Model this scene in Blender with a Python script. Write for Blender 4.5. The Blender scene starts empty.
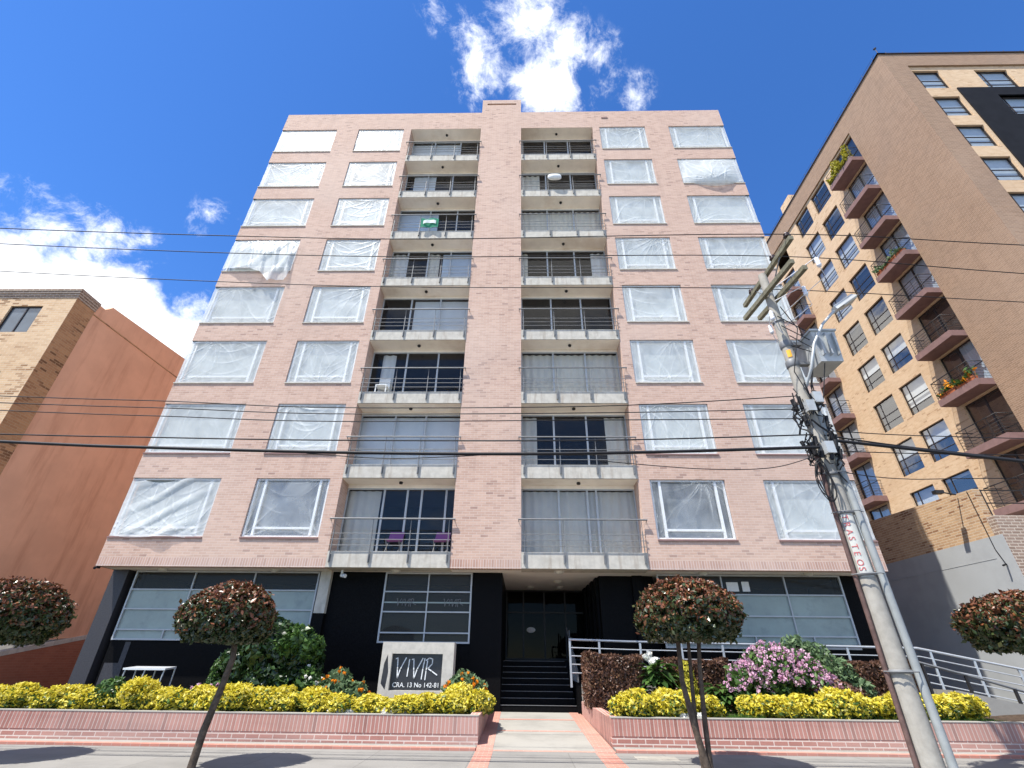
import bpy, math, random
import numpy as np
from mathutils import Vector, Matrix
R = math.radians
rnd = random.Random(7)
SC = bpy.context.scene
COL = SC.collection

# ------------------------------------------------------------------ camera
cd = bpy.data.cameras.new('camera'); cam = bpy.data.objects.new('camera', cd); COL.objects.link(cam)
cd.sensor_width = 36.0; cd.lens = 472.76 / 1024 * 36.0; cd.clip_start = .1; cd.clip_end = 3000
_r = Vector((0.99981418, 0.01683673, 0.00938771)); _f = Vector((-0.01927292, 0.86297699, 0.5048755)).normalized()
_u = _r.cross(_f).normalized(); _r = _f.cross(_u)
cam.matrix_world = Matrix(((_r.x, _u.x, -_f.x, 0.9587), (_r.y, _u.y, -_f.y, -16.0), (_r.z, _u.z, -_f.z, 1.6), (0, 0, 0, 1)))
SC.camera = cam

# ------------------------------------------------------------------ exposure, sun, sky
SC.view_settings.view_transform = 'Standard'; SC.view_settings.look = 'None'
SC.view_settings.gamma = 1; SC.view_settings.use_curve_mapping = False
SC.view_settings.exposure = 1.0
SUN = Vector((-.40, -.30, 1.0)).normalized()
sl = bpy.data.lights.new('sun', 'SUN'); sl.energy = 4.6; sl.angle = R(.53); sl.color = (1, .955, .88)
so = bpy.data.objects.new('sun', sl); COL.objects.link(so); so.location = (-20, -20, 60)
so.rotation_euler = SUN.to_track_quat('Z', 'Y').to_euler()

class NT:
    """small helper for node trees"""
    def __init__(s, t): s.t = t; s.n = t.nodes; s.l = t.links
    def new(s, typ, **kw):
        n = s.n.new(typ)
        for k, v in kw.items(): setattr(n, k, v)
        return n
    def put(s, sock, v):
        if hasattr(v, 'is_output'): s.l.new(v, sock)
        else: sock.default_value = v
    def math(s, op, a, b=None, c=None, clamp=False):
        n = s.new('ShaderNodeMath', operation=op); n.use_clamp = clamp
        s.put(n.inputs[0], a)
        if b is not None: s.put(n.inputs[1], b)
        if c is not None: s.put(n.inputs[2], c)
        return n.outputs[0]
    def vmath(s, op, a, b=None):
        n = s.new('ShaderNodeVectorMath', operation=op); s.put(n.inputs[0], a)
        if b is not None: s.put(n.inputs[1], b)
        return n.outputs[1] if op in ('DISTANCE', 'DOT_PRODUCT', 'LENGTH') else n.outputs[0]
    def noise(s, vec, scale, detail=3, rough=.5, dist=0):
        n = s.new('ShaderNodeTexNoise'); s.put(n.inputs['Vector'], vec)
        n.inputs['Scale'].default_value = scale; n.inputs['Detail'].default_value = detail
        n.inputs['Roughness'].default_value = rough; n.inputs['Distortion'].default_value = dist
        return n.outputs['Fac']
    def smooth(s, x, a, b, o0=0, o1=1):
        n = s.new('ShaderNodeMapRange', interpolation_type='SMOOTHSTEP'); s.put(n.inputs[0], x)
        for i, v in enumerate((a, b, o0, o1)): n.inputs[1 + i].default_value = v
        return n.outputs[0]
    def mix(s, fac, a, b, mode='MIX'):
        n = s.new('ShaderNodeMix', data_type='RGBA', blend_type=mode); s.put(n.inputs[0], fac)
        s.put(n.inputs[6], (*a, 1) if isinstance(a, tuple) and len(a) == 3 else a)
        s.put(n.inputs[7], (*b, 1) if isinstance(b, tuple) and len(b) == 3 else b)
        return n.outputs[2]
    def ramp(s, fac, stops):
        n = s.new('ShaderNodeValToRGB'); s.put(n.inputs[0], fac)
        e = n.color_ramp.elements
        while len(e) < len(stops): e.new(.5)
        for i, (p, c) in enumerate(stops): e[i].position = p; e[i].color = (*c, 1)
        return n.outputs[0]

w = bpy.data.worlds.new('World'); SC.world = w; w.use_nodes = True
T = NT(w.node_tree); T.n.clear()
sky = T.new('ShaderNodeTexSky', sky_type='NISHITA'); sky.sun_disc = False
sky.sun_elevation = math.asin(SUN.z); sky.sun_rotation = math.atan2(SUN.x, SUN.y)
sky.altitude = 2600; sky.air_density = 1.0; sky.dust_density = .3; sky.ozone_density = 4.0
tc = T.new('ShaderNodeTexCoord'); D = T.vmath('NORMALIZE', tc.outputs['Generated'])
warp = T.new('ShaderNodeTexNoise'); T.put(warp.inputs['Vector'], D); warp.inputs['Scale'].default_value = 7; warp.inputs['Detail'].default_value = 4
wv = T.vmath('SUBTRACT', warp.outputs['Color'], (.5, .5, .5)); 
wsc = T.new('ShaderNodeVectorMath', operation='SCALE'); T.put(wsc.inputs[0], wv); wsc.inputs[3].default_value = .05
DW = T.vmath('ADD', D, wsc.outputs[0])
def blobs(lst):
    out = None
    for (c, r, wgt) in lst:
        d = T.vmath('DISTANCE', DW, c)
        m = T.math('MULTIPLY', T.math('SUBTRACT', 1.0, T.math('DIVIDE', d, r)), wgt)
        out = m if out is None else T.math('MAXIMUM', out, m)
    return out
wisps = blobs([((0.015, 0.376, 0.926), .10, .9), ((0.067, 0.413, 0.908), .075, .85), ((0.043, 0.469, 0.882), .075, 1.45), ((-0.072, 0.438, 0.896), .08, .85), ((-.087, .398, .913), .06, .7),
               ((.136, .418, .898), .06, .65), ((.147, .449, .881), .05, .7), ((.201, .465, .862), .05, .6), ((-.134, .365, .921), .05, .6), ((.02, .33, .945), .10, 1.0),
               ((-.702, .472, .533), .10, .75), ((-.656, .52, .547), .09, .75), ((-.669, .471, .575), .06, .6), ((-.581, .638, .506), .07, .8), ((-.627, .531, .569), .06, .65), ((-.538, .543, .645), .05, .45)])
bank = blobs([((-0.736, 0.514, 0.441), .10, 1.5), ((-0.69, 0.562, 0.455), .105, 1.5), ((-0.644, 0.596, 0.479), .095, 1.4), ((-0.605, 0.644, 0.468), .085, 1.35), ((-0.566, 0.681, 0.464), .07, 1.2),
              ((-.80, .53, .36), .14, 1.5), ((-.82, .52, .22), .25, 1.4), ((-.60, .70, .38), .15, 1.4)])
# scattered cumulus in the part of the sky behind the camera
sep = T.new('ShaderNodeSeparateXYZ'); T.put(sep.inputs[0], D)
back = T.math('MULTIPLY', T.smooth(sep.outputs[1], .15, -.35), T.smooth(T.noise(D, 2.2, 8, .6), .47, .62))
back = T.math('MULTIPLY', back, T.smooth(sep.outputs[2], .04, .3))
n1 = T.noise(DW, 17, 14, .70, .25); n2 = T.noise(D, 9, 12, .62, .2)
a1 = T.smooth(T.math('ADD', wisps, T.math('MULTIPLY', T.math('SUBTRACT', n1, .51), 2.7)), .15, 1.15)
a1 = T.math('MULTIPLY', a1, T.smooth(wisps, 0, .25))
a2 = T.smooth(T.math('ADD', bank, T.math('MULTIPLY', T.math('SUBTRACT', n2, .5), 2.6)), .20, .85)
a2 = T.math('MULTIPLY', a2, T.smooth(bank, -.02, .18))
al = T.math('MAXIMUM', T.math('MAXIMUM', a1, a2), back, clamp=True)
hs = T.new('ShaderNodeHueSaturation'); T.put(hs.inputs['Color'], sky.outputs[0]); hs.inputs['Saturation'].default_value = 1.22; hs.inputs['Hue'].default_value = .507
b1 = T.new('ShaderNodeBackground'); T.put(b1.inputs[0], hs.outputs[0]); b1.inputs[1].default_value = .145
b2 = T.new('ShaderNodeBackground'); b2.inputs[0].default_value = (.95, .97, 1, 1); b2.inputs[1].default_value = .85
ms = T.new('ShaderNodeMixShader'); T.put(ms.inputs[0], al); T.l.new(b1.outputs[0], ms.inputs[1]); T.l.new(b2.outputs[0], ms.inputs[2])
wo = T.new('ShaderNodeOutputWorld'); T.l.new(ms.outputs[0], wo.inputs[0])

# ------------------------------------------------------------------ mesh building
class MB:
    def __init__(s): s.v = []; s.f = []; s.m = []; s.sm = []
    def add(s, vs, fs, m=0, smooth=False):
        b = len(s.v); s.v.extend(vs)
        for f in fs: s.f.append(tuple(b + i for i in f)); s.m.append(m); s.sm.append(smooth)
    def quad(s, a, b, c, d, m=0): s.add([a, b, c, d], [(0, 1, 2, 3)], m)
    def box(s, x0, x1, y0, y1, z0, z1, m=0):
        x0, x1 = min(x0, x1), max(x0, x1); y0, y1 = min(y0, y1), max(y0, y1); z0, z1 = min(z0, z1), max(z0, z1)
        v = [(x, y, z) for z in (z0, z1) for y in (y0, y1) for x in (x0, x1)]
        s.add(v, [(0, 2, 3, 1), (4, 5, 7, 6), (0, 1, 5, 4), (2, 6, 7, 3), (0, 4, 6, 2), (1, 3, 7, 5)], m)
    def hexa(s, v, m=0):   # 8 corners: bottom loop 0-3, top loop 4-7
        s.add(list(v), [(3, 2, 1, 0), (4, 5, 6, 7), (0, 1, 5, 4), (1, 2, 6, 5), (2, 3, 7, 6), (3, 0, 4, 7)], m)
    def tube(s, pts, r, seg=8, m=0, smooth=True):
        pts = [Vector(p) for p in pts]; n = len(pts)
        rs = list(r) if isinstance(r, (list, tuple)) else [r] * n
        vs = []; up = None
        for i, p in enumerate(pts):
            t = (pts[min(i + 1, n - 1)] - pts[max(i - 1, 0)])
            t = t.normalized() if t.length > 1e-9 else Vector((0, 0, 1))
            if up is None: up = Vector((0, 0, 1)) if abs(t.z) < .9 else Vector((1, 0, 0))
            a = t.cross(up).normalized(); b = a.cross(t).normalized(); up = b
            for k in range(seg):
                an = 2 * math.pi * k / seg
                q = p + (a * math.cos(an) + b * math.sin(an)) * rs[i]; vs.append(tuple(q))
        fs = [(i * seg + k, i * seg + (k + 1) % seg, (i + 1) * seg + (k + 1) % seg, (i + 1) * seg + k) for i in range(n - 1) for k in range(seg)]
        s.add(vs, fs, m, smooth)
        s.add([vs[k] for k in range(seg)], [tuple(reversed(range(seg)))], m); s.add([vs[(n - 1) * seg + k] for k in range(seg)], [tuple(range(seg))], m)
    def lathe(s, c, prof, seg=16, m=0, axis='z'):
        vs = []
        for (r, h) in prof:
            for k in range(seg):
                a = 2 * math.pi * k / seg; p = (r * math.cos(a), r * math.sin(a), h)
                if axis == 'y': p = (p[0], p[2], p[1])
                if axis == 'x': p = (p[2], p[0], p[1])
                vs.append((c[0] + p[0], c[1] + p[1], c[2] + p[2]))
        n = len(prof)
        s.add(vs, [(i * seg + k, i * seg + (k + 1) % seg, (i + 1) * seg + (k + 1) % seg, (i + 1) * seg + k) for i in range(n - 1) for k in range(seg)], m, True)
    def grid(s, nu, nv, fn, m=0, smooth=True):
        vs = [fn(i / nu, j / nv) for j in range(nv + 1) for i in range(nu + 1)]
        k = nu + 1
        s.add(vs, [(j * k + i, j * k + i + 1, (j + 1) * k + i + 1, (j + 1) * k + i) for j in range(nv) for i in range(nu)], m, smooth)
    def mesh(s, name, mats, off=(0, 0, 0)):
        me = bpy.data.meshes.new(name)
        o = off
        me.from_pydata([(p[0] - o[0], p[1] - o[1], p[2] - o[2]) for p in s.v], [], s.f)
        for mt in mats: me.materials.append(mt)
        me.polygons.foreach_set('material_index', s.m); me.polygons.foreach_set('use_smooth', s.sm)
        me.update(); return me

def wloc(o):
    p = Vector((0, 0, 0))
    while o is not None: p += Vector(o.location); o = o.parent
    return p
def obj(name, mb, mats, parent=None, loc=None):
    """one mesh object; mb is given in world coordinates; children sit at their parent's origin"""
    if not isinstance(mats, (list, tuple)): mats = [mats]
    off = wloc(parent) if parent is not None else Vector(loc or (0, 0, 0))
    o = bpy.data.objects.new(name, mb.mesh(name, mats, off)); COL.objects.link(o)
    if parent is not None: o.parent = parent
    elif loc: o.location = loc
    return o
def tag(o, label, cat, group=None):
    o['label'] = label; o['category'] = cat
    if group: o['group'] = group
    return o
def thing(name, label, cat, loc, group=None):
    o = bpy.data.objects.new(name, None); COL.objects.link(o); o.location = loc; o.empty_display_size = .3
    return tag(o, label, cat, group)
def struct(o): o['kind'] = 'structure'; return o

class Face:
    """local frame of a wall: u along it, d into the building, z up"""
    def __init__(s, fn): s.p = fn
    def box(s, mb, u0, u1, d0, d1, z0, z1, m=0):
        a = s.p(u0, d0, z0); b = s.p(u1, d1, z1); mb.box(a[0], b[0], a[1], b[1], a[2], b[2], m)
    def quad(s, mb, pts, m=0): mb.quad(*[s.p(*q) for q in pts], m)
    def frame(s, mb, u0, u1, z0, z1, d0, d1, t, m=0):
        s.box(mb, u0, u1, d0, d1, z1 - t, z1, m); s.box(mb, u0, u1, d0, d1, z0, z0 + t, m)
        s.box(mb, u0, u0 + t, d0, d1, z0 + t, z1 - t, m); s.box(mb, u1 - t, u1, d0, d1, z0 + t, z1 - t, m)
def wall(mb, F, u0, u1, z0, z1, ops, mf=None, ucuts=(), zcuts=(), skip=None):
    """ops: (u0,u1,z0,z1,reveal). Front skin with holes plus the reveals of each hole."""
    mf = mf or (lambda u, z: 0)
    us = sorted({round(q, 4) for q in [u0, u1, *ucuts] + [c for o in ops for c in o[:2]] if u0 - 1e-6 <= q <= u1 + 1e-6})
    zs = sorted({round(q, 4) for q in [z0, z1, *zcuts] + [c for o in ops for c in o[2:4]] if z0 - 1e-6 <= q <= z1 + 1e-6})
    for a, b in zip(us, us[1:]):
        for c, d in zip(zs, zs[1:]):
            um, zm = (a + b) / 2, (c + d) / 2
            if any(o[0] < um < o[1] and o[2] < zm < o[3] for o in ops): continue
            F.quad(mb, [(a, 0, c), (b, 0, c), (b, 0, d), (a, 0, d)], mf(um, zm))
    for (a, b, c, d, rv) in ops:
        m = mf(a - .01, (c + d) / 2)
        if a > u0 + 1e-4: F.quad(mb, [(a, 0, c), (a, rv, c), (a, rv, d), (a, 0, d)], m)
        if b < u1 - 1e-4: F.quad(mb, [(b, 0, c), (b, rv, c), (b, rv, d), (b, 0, d)], m)
        if c > z0 + 1e-4: F.quad(mb, [(a, 0, c), (b, 0, c), (b, rv, c), (a, rv, c)], m)
        if d < z1 - 1e-4: F.quad(mb, [(a, 0, d), (b, 0, d), (b, rv, d), (a, rv, d)], m)

# ------------------------------------------------------------------ materials
def newmat(name):
    m = bpy.data.materials.new(name); m.use_nodes = True; t = NT(m.node_tree); t.n.clear()
    out = t.new('ShaderNodeOutputMaterial'); p = t.new('ShaderNodeBsdfPrincipled'); t.l.new(p.outputs[0], out.inputs[0])
    t.out = out; return m, t, p
def wallcoord(t):
    """metres along the wall and up it, whichever way the wall faces"""
    tcn = t.new('ShaderNodeTexCoord'); g = t.new('ShaderNodeNewGeometry')
    s = t.new('ShaderNodeSeparateXYZ'); t.put(s.inputs[0], tcn.outputs['Object'])
    n = t.new('ShaderNodeSeparateXYZ'); t.put(n.inputs[0], g.outputs['Normal'])
    fx = t.math('GREATER_THAN', t.math('ABSOLUTE', n.outputs[0]), .6); fz = t.math('GREATER_THAN', t.math('ABSOLUTE', n.outputs[2]), .7)
    def mx(f, a, b): return t.math('ADD', t.math('MULTIPLY', a, t.math('SUBTRACT', 1.0, f)), t.math('MULTIPLY', b, f))
    u = mx(fx, s.outputs[0], s.outputs[1]); v = mx(fz, s.outputs[2], s.outputs[1])
    c = t.new('ShaderNodeCombineXYZ'); t.put(c.inputs[0], u); t.put(c.inputs[1], v)
    return c.outputs[0], tcn.outputs['Object'], u, v
def bump(t, p, h, strength=.3, dist=.02):
    b = t.new('ShaderNodeBump'); t.put(b.inputs['Height'], h); b.inputs['Strength'].default_value = strength; b.inputs['Distance'].default_value = dist
    t.l.new(b.outputs[0], p.inputs['Normal'])
def brick(name, c1, c2, mortar, bw=.25, bh=.08, ms=.008, var=.25, stain=(0, 0, 0), stain_amt=.25, swap=False, dark=None, dark_amt=.0, rough=.85):
    m, t, p = newmat(name); vec, o, u, v = wallcoord(t)
    if swap:
        c = t.new('ShaderNodeCombineXYZ'); t.put(c.inputs[0], v); t.put(c.inputs[1], u); vec = c.outputs[0]
    b = t.new('ShaderNodeTexBrick'); t.put(b.inputs['Vector'], vec)
    b.inputs['Color1'].default_value = (*c1, 1); b.inputs['Color2'].default_value = (*c2, 1); b.inputs['Mortar'].default_value = (*mortar, 1)
    b.inputs['Scale'].default_value = 1; b.inputs['Brick Width'].default_value = bw; b.inputs['Row Height'].default_value = bh
    b.inputs['Mortar Size'].default_value = ms; b.inputs['Mortar Smooth'].default_value = .2; b.inputs['Bias'].default_value = 0
    if swap: b.offset = 0
    col = b.outputs[0]
    if dark is not None:   # single odd dark bricks
        b2 = t.new('ShaderNodeTexBrick'); t.put(b2.inputs['Vector'], vec)
        b2.inputs['Color1'].default_value = (0, 0, 0, 1); b2.inputs['Color2'].default_value = (1, 1, 1, 1); b2.inputs['Mortar'].default_value = (0, 0, 0, 1)
        b2.inputs['Scale'].default_value = 1; b2.inputs['Brick Width'].default_value = bw; b2.inputs['Row Height'].default_value = bh; b2.inputs['Mortar Size'].default_value = 0
        b2.inputs['Bias'].default_value = 0
        if swap: b2.offset = 0
        sel = t.math('MULTIPLY', t.smooth(b2.outputs[0], 1 - dark_amt, 1 - dark_amt * .8), t.smooth(t.noise(o, .55, 3), .42, .6))
        col = t.mix(t.math('MULTIPLY', sel, t.math('SUBTRACT', 1.0, b.outputs['Fac'])), col, dark)
    st = t.new('ShaderNodeMapping'); t.put(st.inputs[0], vec); st.inputs['Scale'].default_value = (1.0, 5, 1)
    n = t.noise(st.outputs[0], 1.6, 5, .6)
    col = t.mix(t.math('MULTIPLY', t.smooth(n, .5, .72), var), col, tuple(x * .6 for x in c2))
    n2 = t.noise(o, .35, 5, .6)
    col = t.mix(t.math('MULTIPLY', t.smooth(n2, .48, .75), stain_amt), col, stain)
    s3 = t.new('ShaderNodeMapping'); t.put(s3.inputs[0], vec); s3.inputs['Scale'].default_value = (2.4, .16, 1)
    col = t.mix(t.math('MULTIPLY', t.smooth(t.noise(s3.outputs[0], 1.3, 6, .65), .5, .74), .22), col, tuple(x * .62 for x in c2))
    n4 = t.noise(o, .16, 3, .5); col = t.mix(t.math('MULTIPLY', t.smooth(n4, .45, .7), .25), col, tuple(min(1, x * 1.12 + .02) for x in mortar))
    t.l.new(col, p.inputs['Base Color']); p.inputs['Roughness'].default_value = rough; p.inputs['Specular IOR Level'].default_value = .25
    bump(t, p, t.math('SUBTRACT', 1.0, b.outputs['Fac']), .35, .008); return m
def plain(name, col, rough=.7, metal=0, var=.12, scale=3, spec=.4, bumpk=0, bscale=60, dirt=None, dirt_amt=0, dscale=1.2, streak=False):
    m, t, p = newmat(name); tcn = t.new('ShaderNodeTexCoord'); o = tcn.outputs['Object']
    n = t.noise(o, scale, 6, .6)
    c = t.mix(t.smooth(n, .3, .7), tuple(x * (1 - var) for x in col), tuple(min(1, x * (1 + var)) for x in col))
    if dirt is not None:
        mp = t.new('ShaderNodeMapping'); t.put(mp.inputs[0], o); mp.inputs['Scale'].default_value = (4, 4, .5) if streak else (1, 1, 1)
        c = t.mix(t.math('MULTIPLY', t.smooth(t.noise(mp.outputs[0], dscale, 7, .65), .48, .72), dirt_amt), c, dirt)
    t.l.new(c, p.inputs['Base Color']); p.inputs['Roughness'].default_value = rough; p.inputs['Metallic'].default_value = metal; p.inputs['Specular IOR Level'].default_value = spec
    if bumpk: bump(t, p, t.noise(o, bscale, 5, .6), bumpk, .01)
    return m
def glass(name, tint, thru=.55, rough=.02, refl=1.0):
    """window pane: fresnel mirror over a tinted see-through body"""
    m, t, p = newmat(name); t.n.remove(p)
    tr = t.new('ShaderNodeBsdfTransparent'); tr.inputs[0].default_value = (*tint, 1)
    df = t.new('ShaderNodeBsdfDiffuse'); df.inputs[0].default_value = (*[x * .25 for x in tint], 1)
    gl = t.new('ShaderNodeBsdfGlossy'); gl.inputs['Roughness'].default_value = rough; gl.inputs[0].default_value = (1, .95, .88, 1)
    a = t.new('ShaderNodeMixShader'); a.inputs[0].default_value = thru; t.l.new(df.outputs[0], a.inputs[1]); t.l.new(tr.outputs[0], a.inputs[2])
    fr = t.new('ShaderNodeFresnel'); fr.inputs[0].default_value = 1.55
    b = t.new('ShaderNodeMixShader'); t.l.new(t.math('MULTIPLY', fr.outputs[0], refl), b.inputs[0]); t.l.new(a.outputs[0], b.inputs[1]); t.l.new(gl.outputs[0], b.inputs[2])
    t.l.new(b.outputs[0], t.out.inputs[0])
    tcn = t.new('ShaderNodeTexCoord'); bp = t.new('ShaderNodeBump'); t.put(bp.inputs['Height'], t.noise(tcn.outputs['Object'], 1.1, 2)); bp.inputs['Strength'].default_value = .08; bp.inputs['Distance'].default_value = .05
    t.l.new(bp.outputs[0], gl.inputs['Normal']); return m
def cloth(name, col, rough=.9, trans=.1):
    m, t, p = newmat(name); tcn = t.new('ShaderNodeTexCoord')
    n = t.noise(tcn.outputs['Object'], 2.5, 5, .6)
    c = t.mix(n, tuple(x * .85 for x in col), tuple(min(1, x * 1.1) for x in col))
    t.l.new(c, p.inputs['Base Color']); p.inputs['Roughness'].default_value = rough; p.inputs['Specular IOR Level'].default_value = .15
    tl = t.new('ShaderNodeBsdfTranslucent'); t.put(tl.inputs[0], c)
    mx = t.new('ShaderNodeMixShader'); mx.inputs[0].default_value = trans; t.l.new(p.outputs[0], mx.inputs[1]); t.l.new(tl.outputs[0], mx.inputs[2]); t.l.new(mx.outputs[0], t.out.inputs[0]); return m
def leafmat(name, stops, rough=.45, trans=.3, spec=.35):
    m, t, p = newmat(name); g = t.new('ShaderNodeNewGeometry'); tcn = t.new('ShaderNodeTexCoord')
    f = t.math('ADD', t.math('MULTIPLY', g.outputs['Random Per Island'], .72), t.math('MULTIPLY', t.noise(tcn.outputs['Object'], 2.3, 3), .28))
    c = t.ramp(f, stops); t.put(p.inputs['Base Color'], c); p.inputs['Roughness'].default_value = rough; p.inputs['Specular IOR Level'].default_value = spec
    tl = t.new('ShaderNodeBsdfTranslucent'); t.put(tl.inputs[0], c)
    mx = t.new('ShaderNodeMixShader'); mx.inputs[0].default_value = trans; t.l.new(p.outputs[0], mx.inputs[1]); t.l.new(tl.outputs[0], mx.inputs[2]); t.l.new(mx.outputs[0], t.out.inputs[0]); return m
def plasticmat():
    """thin wrinkled polythene film: opacity comes from each sheet's own object colour (mostly higher in left columns and upper rows) and its folds"""
    m, t, p = newmat('polythene film'); tcn = t.new('ShaderNodeTexCoord'); o = tcn.outputs['Object']; oi = t.new('ShaderNodeObjectInfo')
    at = t.new('ShaderNodeAttribute', attribute_name='fold')
    sp = t.new('ShaderNodeSeparateColor'); t.put(sp.inputs[0], oi.outputs['Color'])
    mp = t.new('ShaderNodeMapping'); t.put(mp.inputs[0], o); mp.inputs['Scale'].default_value = (1.2, 1, .9); mp.inputs['Rotation'].default_value = (0, .5, 0)
    n = t.noise(mp.outputs[0], 1.3, 3, .5, .8)
    op = t.math('ADD', sp.outputs[0], t.math('ADD', t.math('MULTIPLY', t.math('SUBTRACT', n, .5), .55), t.math('MULTIPLY', at.outputs['Fac'], .42)), clamp=True)
    p.inputs['Base Color'].default_value = (.80, .83, .815, 1); p.inputs['Roughness'].default_value = .36; p.inputs['Specular IOR Level'].default_value = .26
    bump(t, p, t.noise(mp.outputs[0], 7, 4, .55, 1.0), .22, .03)
    tr = t.new('ShaderNodeBsdfTransparent'); tl = t.new('ShaderNodeBsdfTranslucent'); tl.inputs[0].default_value = (.8, .83, .86, 1)
    m1 = t.new('ShaderNodeMixShader'); m1.inputs[0].default_value = .2; t.l.new(p.outputs[0], m1.inputs[1]); t.l.new(tl.outputs[0], m1.inputs[2])
    m2 = t.new('ShaderNodeMixShader'); t.put(m2.inputs[0], op); t.l.new(tr.outputs[0], m2.inputs[1]); t.l.new(m1.outputs[0], m2.inputs[2]); t.l.new(m2.outputs[0], t.out.inputs[0]); return m

M = {}
M['pink'] = brick('pink brick', (.55, .378, .298), (.455, .298, .232), (.55, .44, .37), .26, .085, .008, .28, (.36, .27, .23), .25, dark=(.33, .21, .17), dark_amt=.07)
M['pinksold'] = brick('pink soldier course', (.50, .32, .25), (.38, .225, .175), (.56, .47, .42), .26, .085, .01, .3, (.33, .25, .21), .3, swap=True)
M['tan'] = brick('tan brick', (.62, .45, .29), (.54, .365, .22), (.58, .46, .32), .26, .085, .007, .2, (.4, .25, .14), .25, dark=(.40, .25, .14), dark_amt=.07)
M['brown'] = brick('brown brick', (.31, .20, .13), (.24, .152, .098), (.35, .25, .18), .26, .085, .012, .3, (.22, .16, .12), .3)
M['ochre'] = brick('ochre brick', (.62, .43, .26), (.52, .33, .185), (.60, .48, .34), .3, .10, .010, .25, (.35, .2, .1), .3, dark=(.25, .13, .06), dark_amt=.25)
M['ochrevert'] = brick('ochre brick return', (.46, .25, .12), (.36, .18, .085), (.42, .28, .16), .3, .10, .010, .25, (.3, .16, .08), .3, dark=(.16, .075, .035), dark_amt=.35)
M['oldbrick'] = brick('old brick', (.50, .33, .19), (.38, .23, .125), (.52, .42, .3), .3, .09, .012, .35, (.3, .17, .09), .35, dark=(.24, .12, .06), dark_amt=.2)
M['darkbrick'] = brick('dark brick', (.30, .215, .165), (.23, .16, .12), (.5, .42, .34), .28, .1, .014, .3, (.2, .14, .1), .2)
M['plantsold'] = brick('planter soldier brick', (.44, .215, .175), (.33, .15, .12), (.50, .41, .36), .9, .085, .010, .25, (.28, .15, .12), .35, swap=True, dark=(.25, .12, .1), dark_amt=.2)
M['plantbrick'] = brick('planter brick', (.42, .20, .16), (.34, .155, .125), (.60, .50, .44), .30, .092, .011, .25, (.28, .15, .12), .35)
M['paver'] = brick('red paver', (.46, .20, .15), (.38, .16, .12), (.42, .30, .26), .2, .1, .006, .2, (.3, .16, .13), .3)
M['baseb'] = brick('red wall base', (.36, .13, .075), (.30, .105, .06), (.34, .16, .10), .3, .09, .008, .2, (.25, .1, .06), .3)
M['orange'] = plain('orange plaster', (.68, .385, .25), .9, 0, .06, .8, .15, .15, 30, (.42, .20, .115), .5, .45, True)
M['greyplaster'] = plain('grey plaster', (.36, .37, .37), .9, 0, .08, 1.2, .15, .15, 30, (.25, .26, .27), .3, .6)
M['concrete'] = plain('concrete', (.48, .455, .40), .85, 0, .12, 4, .2, .2, 60, (.27, .22, .17), .55, 1.6, True)
M['cream'] = plain('cream ceiling paint', (.90, .84, .75), .85, 0, .05, 1.5, .2, 0, 30, (.45, .30, .17), .35, .5)
M['soffit'] = plain('soffit paint', (.80, .76, .70), .85, 0, .05, 1.5, .2)
M['granite'] = plain('black granite', (.006, .006, .0065), .5, 0, .5, 40, .04)
M['greygranite'] = plain('grey granite', (.042, .041, .046), .5, 0, .25, 30, .3)
M['alu'] = plain('aluminium', (.42, .44, .45), .55, .2, .05, 5, .3)
M['whiteframe'] = plain('white window frame', (.72, .74, .75), .5, .1, .05, 5, .5)
M['steel'] = plain('grey steel', (.17, .175, .18), .6, .3, .08, 8, .5)
M['whitesteel'] = plain('pale painted steel', (.43, .45, .47), .3, .35, .05, 8, .6)
M['blacksteel'] = plain('black steel', (.02, .018, .018), .5, .2, .1, 8, .4)
M['brownframe'] = plain('dark window frame', (.035, .025, .022), .5, .1, .1, 8, .4)
M['mauve'] = plain('mauve balcony paint', (.22, .135, .125), .8, 0, .1, 3, .2, 0, 30, (.14, .09, .08), .4, 2)
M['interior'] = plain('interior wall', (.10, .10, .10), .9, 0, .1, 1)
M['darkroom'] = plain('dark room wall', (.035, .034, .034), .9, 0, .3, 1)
M['glass'] = glass('balcony glass', (.95, .96, .96), .97, .02, .6)
M['bluepane'] = glass('tower pane', (.80, .84, .87), .92, .02, .2)
M['darkpane'] = glass('dark pane', (.36, .36, .33), .6, .02, .16)
M['doorglass'] = glass('entrance glass', (.05, .045, .04), .7, .03, .10)
M['pane'] = plain('curtained pane', (.36, .40, .40), .12, 0, .18, .5, .8)
M['panedark'] = plain('dark pane behind film', (.10, .12, .14), .1, 0, .3, .5, .8)
M['frost'] = plain('frosted glass', (.25, .30, .275), .32, 0, .12, .8, .6, 0, 30, (.13, .16, .16), .4, 3)
M['film'] = plasticmat()
M['beige'] = cloth('beige blind', (.82, .77, .67)); M['greyblind'] = cloth('grey blind', (.78, .80, .81)); M['white'] = cloth('white curtain', (.86, .85, .82)); M['blueblind_skytone'] = cloth('blue grey blind and sky tone', (.66, .74, .84)); M['sheer'] = cloth('sheer curtain', (.78, .74, .66), .9, .15)
M['purple'] = cloth('purple cloth', (.20, .085, .23), .9, .1); M['greencloth'] = cloth('green cloth', (.05, .26, .16), .9, .2); M['whitecloth'] = cloth('white cloth', (.78, .80, .80), .9, .2)
M['blackpaint'] = plain('black facade panel', (.010, .0105, .013), .7, 0, .2, 2, .12)
M['polec'] = plain('pole concrete', (.33, .31, .27), .85, 0, .12, 6, .2, .3, 80, (.28, .25, .21), .5, 2.5, True)
M['wood'] = plain('weathered wood', (.17, .16, .115), .9, 0, .3, 9, .15, .4, 40)
M['rust'] = plain('rusty pipe', (.13, .08, .068), .7, .2, .25, 8, .3)
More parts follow.
